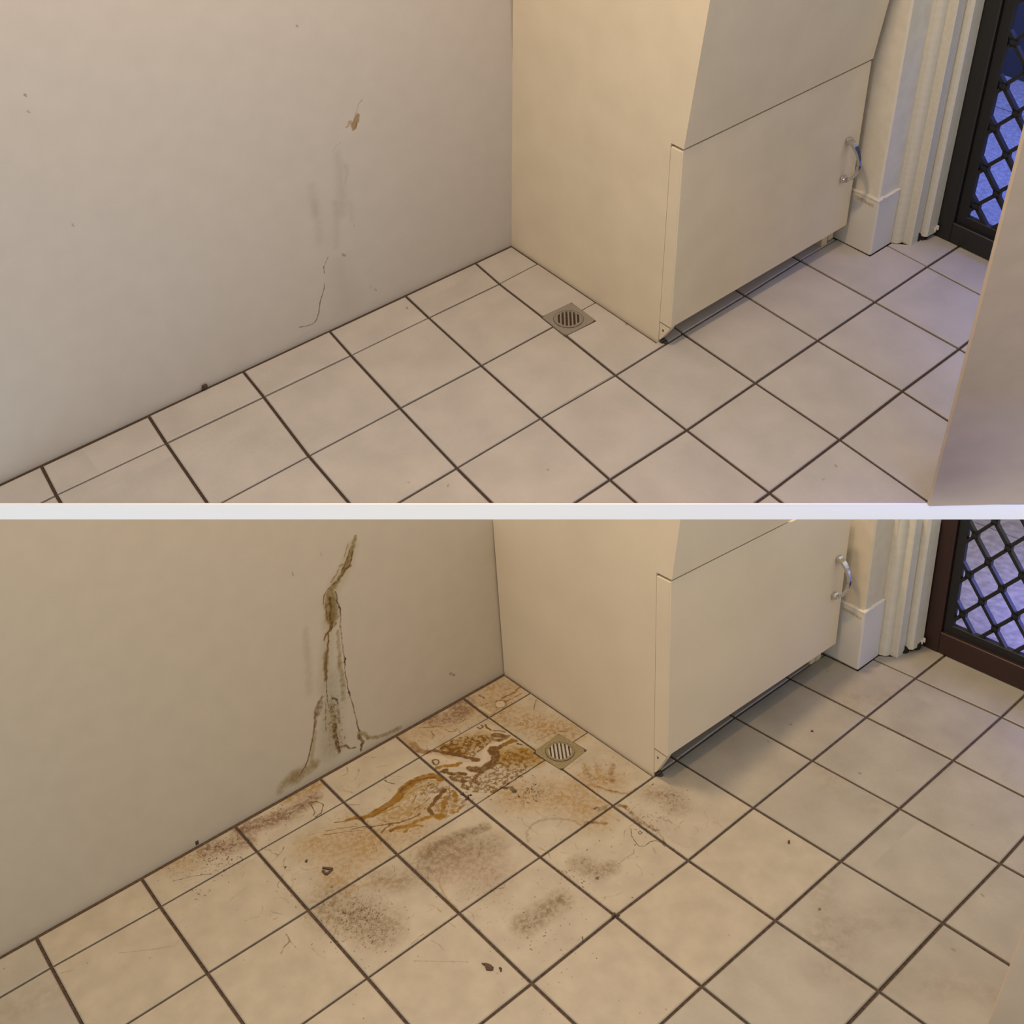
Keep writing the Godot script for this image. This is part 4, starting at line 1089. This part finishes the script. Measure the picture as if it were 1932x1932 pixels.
func screen_door() -> void:
	var x0: float = R.dl.x
	var x1: float = R.dl.y
	var x2: float = R.dl.z
	var xr := 6.9
	var zd: float = R.zd
	var f0 := fy(x0, zd)
	var fm: Material = M.black_frame if R.clean else M.brown_frame
	var t := thing("door_1" if R.clean else "door_2", Vector3(4.8, f0, zd), "%s metal security screen door with diamond grille in the %s room" % ["black" if R.clean else "dark brown", R.name], "door", "", "structure")
	solid(box(x0 - 0.14, x1, f0, R.tall, zd - 0.16, zd, 0.012), "stile", fm, t)
	solid(box(xr - 0.2, xr, f0, R.tall, zd - 0.16, zd, 0.012), "stile", fm, t)
	var rail := []
	for f in box(x1 - 0.002, xr - 0.18, f0 + 0.004, R.dh.x, zd - 0.16, zd - 0.001, 0.01):
		var g := PackedVector3Array()
		for v in f:
			g.append(v + Vector3(0, fy(v.x, v.z) - f0, 0))
		rail.append(g)
	solid(rail, "bottom_rail", fm, t)
	solid(box(x1, x2, R.dh.x, R.tall, zd - 0.13, zd - 0.05, 0.01), "glazing_bead", M.bead, t)
	var bead := []
	for f in box(x1, xr - 0.2, R.dh.x - 0.02, R.dh.y, zd - 0.13, zd - 0.052, 0.01):
		var g := PackedVector3Array()
		for v in f:
			g.append(v + Vector3(0, (fy(v.x, v.z) - f0) * 0.9, 0))
		bead.append(g)
	solid(bead, "glazing_bead", M.bead, t)
	var d: float = R.gd
	var pv: float = R.gp
	for s in range(-1, 10):
		var st := mb()
		var pts := []
		var ys := []
		for j in range(-1, 14):
			# columns s and s+1 have their joints half a pitch apart
			var y: float = R.gy + j * pv / 2.0
			var left := posmod(j + s, 2) == 0
			var x: float = R.gx + s * d + (0.02 if left else d - 0.02)
			pts.append(Vector3(x, y - 0.035, zd - 0.09))
			pts.append(Vector3(x, y + 0.035, zd - 0.09))
			ys.append([x, y])
		for i in pts.size() - 1:
			var a: Vector3 = pts[i]
			var b: Vector3 = pts[i + 1]
			if a.y < R.dh.y - 0.12 or b.y > R.tall or a.y > 4.4:
				continue
			if b.x < x1 and a.x < x1:
				continue
			put(st, bar(a, b, 0.042, 0.06))
		var o := done(st, "grille_strip", M.grille, t)
		if o.mesh == null or o.mesh.get_surface_count() == 0:
			o.free()

func patio() -> void:
	var z1: float = R.zd - 0.17
	var t := thing("patio", Vector3(3.5, -0.2, z1 - 2.0), "%s concrete patio seen through the grille of the %s room's screen door" % ["blue-lit" if R.clean else "dusky", R.name], "patio", "", "structure")
	solid(box(-1.2, 7.6, -0.5, fy(3.0, z1) - 0.06, -8.27, z1, 0.02), "paving_slab", M.patio, t)
	solid(box(-1.2, 7.6, -0.5, fy(3.0, z1) - 0.055, -9.6, -8.31, 0.02), "paving_slab", M.patio, t)
	if R.clean:
		t = thing("wall_outside", Vector3(2.0, -0.2, -9.4), "dark wall at the far side of the patio", "wall", "", "structure")
		solid(box(-1.6, 8.0, -0.5, 5.0, -9.7, -9.3, 0.01), "render", M.fence, t)

# ---------------------------------------------------------------- cabinet
func cabinet() -> void:
	var xw: float = R.wc + 0.06
	var xs: float = R.xs
	var xf: float = R.xf
	var zs: float = R.zs
	var zr: float = R.zr
	var db: float = R.db
	var dt: float = R.dt
	var top: float = R.top
	var fr := fy(xs, zs)
	var gap := 0.03
	var xt := xf + 0.01 + 0.12 * (top - dt)
	var t := thing("laundry_cabinet", Vector3(1.0, fy(1.0, -2.0), -2.1), "cream laundry tub cabinet %s" % ("standing on the clean tiled floor" if R.clean else "beside the brown stained floor and streaked wall"), "cabinet")
	var st := mb()
	put(st, box(wall_x(zs) + 0.01, xs, minf(fy(xw, zs), fr) - 0.025, top, zs - 0.09, zs))
	put(st, prism_z([Vector2(xs, dt + gap), Vector2(xf - 0.005, dt + gap), Vector2(xt - 0.015, top), Vector2(xs, top)], zs - 0.09, zs))
	done(st, "side_panel", M.cream, t)
	st = mb()
	put(st, box(xw, xs, fy(xw, zr) - 0.005, top, zr, zr + 0.09))
	put(st, prism_z([Vector2(xs, dt + gap), Vector2(xf - 0.005, dt + gap), Vector2(xt - 0.015, top), Vector2(xs, top)], zr, zr + 0.09))
	done(st, "side_panel", M.cream, t)
	solid(prism_z([Vector2(xf - 0.006, dt + gap), Vector2(xf + 0.01, dt + gap), Vector2(xt, top), Vector2(xt - 0.016, top)], zr, zs), "upper_panel", M.cream, t)
	st = mb()
	put(st, box(xw, xs - 0.02, db + 0.05, top - 0.05, zr + 0.1, zs - 0.1))
	put(st, prism_z([Vector2(xs - 0.02, dt + gap), Vector2(xf - 0.006, dt + gap), Vector2(xt - 0.016, top), Vector2(xs - 0.02, top)], zr + 0.091, zs - 0.091))
	done(st, "carcass", M.cream, t)
	solid(box(xw, xs - 0.6, fy(1.0, -2.0) - 0.01, db + 0.04, zr + 0.1, zs - 0.1), "kick_board", M.cream, t)
	var dpart := solid(box(xs + 0.008, xf, db, dt, zr, zs, 0.008), "cabinet_door", M.cream, t)
	# edge strip of the door shows the same cream laminate as the side
	solid(box(xs + 0.006, xf - 0.012, db + 0.01, dt - 0.008, zs - 0.03, zs + 0.002), "edge_strip", M.cream, dpart)
	handle(dpart)
	# cut-away toe of the side panel, with its screw
	st = mb()
	put(st, prism_z([Vector2(xs + 0.006, db - 0.012), Vector2(xf - 0.015, db - 0.012), Vector2(xf - 0.03, db - 0.05), Vector2(xs + 0.03, fr + 0.06), Vector2(xs + 0.006, fr + 0.045)], zs - 0.08, zs - 0.002))
	done(st, "toe_bracket", M.cream, t)
	solid(box(xs + 0.045, xs + 0.065, db - 0.10, db - 0.07, zs - 0.01, zs + 0.004, 0.006), "screw", M.screw, t)
	st = mb()
	put(st, box(xs + 0.0, xs + 0.05, fr - 0.005, fr + 0.045, zs - 0.07, zs - 0.01, 0.012))
	put(st, box(xs + 0.02, xs + 0.075, fr - 0.005, fr + 0.03, zs - 0.08, zs - 0.03, 0.012))
	done(st, "foot", M.screw, t)
	solid(box(xs - 0.1, xs + 0.0, fy(xs, zr) - 0.01, db + 0.02, zr + 0.1, zr + 0.2, 0.01), "foot", M.cream, t)
	if R.clean:
		solid(box(xw, xt + 0.03, top, top + 0.14, zr - 0.03, zs + 0.03, 0.02), "tub_rim", M.cream, t)

func handle(parent: Node) -> void:
	var xf: float = R.xf
	var z: float = -3.31 if R.clean else -3.45
	var y0: float = 0.935 if R.clean else 1.15
	var y1: float = 1.44 if R.clean else 1.665
	var h := mb()
	var n := 18
	var pts := []
	for i in n + 1:
		var t := float(i) / n
		var out: float = 0.022 + 0.16 * pow(sin(PI * clampf(t, 0.0, 1.0)), 0.62)
		pts.append(Vector3(xf + out, lerpf(y0, y1, t), z))
	for i in n:
		var t := (i + 0.5) / n
		var w: float = 0.034 + 0.055 * pow(absf(2.0 * t - 1.0), 2.2)
		var th := 0.034
		var a: Vector3 = pts[i]
		var b: Vector3 = pts[i + 1]
		var d := (b - a).normalized()
		var nn := Vector3(d.y, -d.x, 0) * th / 2.0
		a -= d * 0.004
		b += d * 0.004
		var ww := Vector3(0, 0, w / 2.0)
		var lo := PackedVector3Array([a - nn - ww, a + nn - ww, a + nn + ww, a - nn + ww])
		var hi := PackedVector3Array([b - nn - ww, b + nn - ww, b + nn + ww, b - nn + ww])
		var fs := [lo, hi]
		for k in 4:
			var j := (k + 1) % 4
			fs.append(PackedVector3Array([lo[k], lo[j], hi[j], hi[k]]))
		put(h, fs)
	for e in [[y0 - 0.03, y0 + 0.06], [y1 - 0.06, y1 + 0.03]]:
		put(h, box(xf - 0.002, xf + 0.05, e[0], e[1], z - 0.048, z + 0.048, 0.02))
	var o := done(h, "handle", M.chrome, parent)
	o.set_meta("label", "chrome bow handle")

# ---------------------------------------------------------------- drain
func drain_plate(grow: float) -> PackedVector2Array:
	var c: Vector2 = R.drain
	var s := 0.208 + grow
	var a := 0.05 if R.clean else -0.09
	var out := PackedVector2Array()
	for k in 4:
		out.append(c + (Vector2(-s, -s) if k == 0 else (Vector2(s, -s) if k == 1 else (Vector2(s, s) if k == 2 else Vector2(-s, s)))).rotated(a))
	return out

func drain() -> void:
	var c: Vector2 = R.drain
	var f0 := fy(c.x, c.y) + 0.004
	var t := thing("floor_drain", Vector3(c.x, f0, c.y), "square steel floor drain with %s" % ("dark slots in the clean tiles" if R.clean else "bright bars among the brown stains"), "drain", "floor drains beside the cabinets")
	var steel: Material = M.drain_steel if R.clean else M.drain_steel_dirty
	var q := drain_plate(0.0)
	var n := 32
	var r := 0.135
	var st := mb()
	for i in n:
		var a := TAU * i / n
		var b := TAU * (i + 1) / n
		var ia := c + Vector2.from_angle(a) * r
		var ib := c + Vector2.from_angle(b) * r
		var oa := edge_hit(c, Vector2.from_angle(a), q)
		var ob := edge_hit(c, Vector2.from_angle(b), q)
		var A := Vector3(ia.x, f0, ia.y)
		var B := Vector3(ib.x, f0, ib.y)
		var C := Vector3(ob.x, f0, ob.y)
		var D := Vector3(oa.x, f0, oa.y)
		tri(st, A, B, C, Vector3.UP)
		tri(st, A, C, D, Vector3.UP)
		var dn := Vector3(0, -0.03, 0)
		var o := Vector3(cos(a), 0, sin(a))
		tri(st, C, D, D + dn, o)
		tri(st, C, D + dn, C + dn, o)
	done(st, "plate", steel, t)
	st = mb()
	for i in n:
		var a := TAU * i / n
		var b := TAU * (i + 1) / n
		var prof := [Vector2(0.165, 0.0), Vector2(0.16, 0.006), Vector2(0.15, 0.007), Vector2(0.143, 0.002), Vector2(0.135, 0.003), Vector2(0.128, 0.002), Vector2(0.125, -0.012), Vector2(0.125, -0.42)]
		for k in prof.size() - 1:
			var u: Vector2 = prof[k]
			var v: Vector2 = prof[k + 1]
			var pa := Vector3(c.x + cos(a) * u.x, f0 + u.y, c.y + sin(a) * u.x)
			var pb := Vector3(c.x + cos(b) * u.x, f0 + u.y, c.y + sin(b) * u.x)
			var pc := Vector3(c.x + cos(b) * v.x, f0 + v.y, c.y + sin(b) * v.x)
			var pd := Vector3(c.x + cos(a) * v.x, f0 + v.y, c.y + sin(a) * v.x)
			var e := Vector2(u.y - v.y, u.x - v.x)
			var nn := Vector3(cos((a + b) / 2) * e.x, e.y, sin((a + b) / 2) * e.x)
			if k == prof.size() - 2:
				nn = -Vector3(cos((a + b) / 2), 0, sin((a + b) / 2))
			tri(st, pa, pb, pc, nn.normalized())
			tri(st, pa, pc, pd, nn.normalized())
	done(st, "ring", steel, t)
	var disc := []
	for i in 20:
		disc.append(c + Vector2.from_angle(TAU * i / 20) * 0.13)
	st = mb()
	put(st, prism(disc, f0 - 0.46, f0 - 0.40))
	done(st, "well", M.pipe, t)
	var dir := Vector2(0.218, 0.184).normalized() if R.clean else Vector2(0.209, 0.155).normalized()
	var across := Vector2(-dir.y, dir.x)
	for k in range(-3, 4):
		var off: float = k * 0.0415
		var half := sqrt(maxf(0.0, 0.128 * 0.128 - pow(absf(off) - 0.009, 2.0)))
		var w := 0.0085 if R.clean else 0.0115
		var m := c + across * off
		solid(prism([m - dir * half - across * w, m + dir * half - across * w, m + dir * half + across * w, m - dir * half + across * w], f0 - 0.13, f0 + 0.001), "grate_bar", M.drain_bar if R.clean else M.drain_bar_bright, t)

func edge_hit(c: Vector2, d: Vector2, q: PackedVector2Array) -> Vector2:
	for i in 4:
		var h = Geometry2D.segment_intersects_segment(c, c + d * 2.0, q[i], q[(i + 1) % 4])
		if h != null:
			return h
	return c + d * 0.2

# ---------------------------------------------------------------- loose dirt on the stained floor
func crumbs() -> void:
	var what := [["dirt_flake", "dark three-cornered flake of dirt on a tile near the wall", 0.05], ["dirt_crumb", "small brown crumb beside the three-cornered flake", 0.03], ["dirt_crumb", "dark crumb of dirt lodged at a crossing of grout lines", 0.05],
		["dirt_flake", "long dark sliver of dirt lying on a pale tile", 0.06], ["dirt_crumb", "dark crumb next to the long sliver of dirt", 0.028], ["dirt_flake", "thin black sliver on a tile in front of the cabinet", 0.03],
		["dirt_crumb", "black crumb on a tile below the cabinet door", 0.026], ["dirt_crumb", "clump of dark grit in the grout beside the amber puddle stain", 0.045], ["dirt_crumb", "tiny dark crumb on a tile near the wall streaks", 0.018]]
	for i in CRUMBS.size():
		var p := Vector2(CRUMBS[i][0], CRUMBS[i][1])
		var f0 := fy(p.x, p.y) + 0.001
		var s: float = what[i][2]
		var t := thing(what[i][0], Vector3(p.x, f0, p.y), what[i][1], "dirt")
		var st := mb()
		if i == 0:
			for e in [[Vector2(-0.05, 0.02), Vector2(0.03, -0.045)], [Vector2(0.03, -0.045), Vector2(0.045, 0.035)], [Vector2(0.045, 0.035), Vector2(-0.02, 0.03)]]:
				var d: Vector2 = (e[1] - e[0]).normalized()
				var w := Vector2(-d.y, d.x) * 0.011
				put(st, prism([p + e[0] - w, p + e[1] - w * 1.4, p + e[1] + w, p + e[0] + w * 0.6], f0, f0 + 0.014))
		else:
			var n := 3 if i != 7 else 7
			for k in n:
				var poly := []
				var m := p + Vector2(rng.randf_range(-1, 1), rng.randf_range(-1, 1)) * s * (0.5 if i != 7 else 1.2)
				var stretch := 2.2 if what[i][0] == "dirt_flake" else 1.0
				for a in 6:
					poly.append(m + (Vector2.from_angle(TAU * a / 6) * s * rng.randf_range(0.3, 0.55) * Vector2(stretch * 0.7, 0.55)).rotated(0.8 if i == 5 else -0.6))
				put(st, prism(poly, f0, f0 + rng.randf_range(0.006, 0.016)))
		done(st, "lump", M.crumb, t)
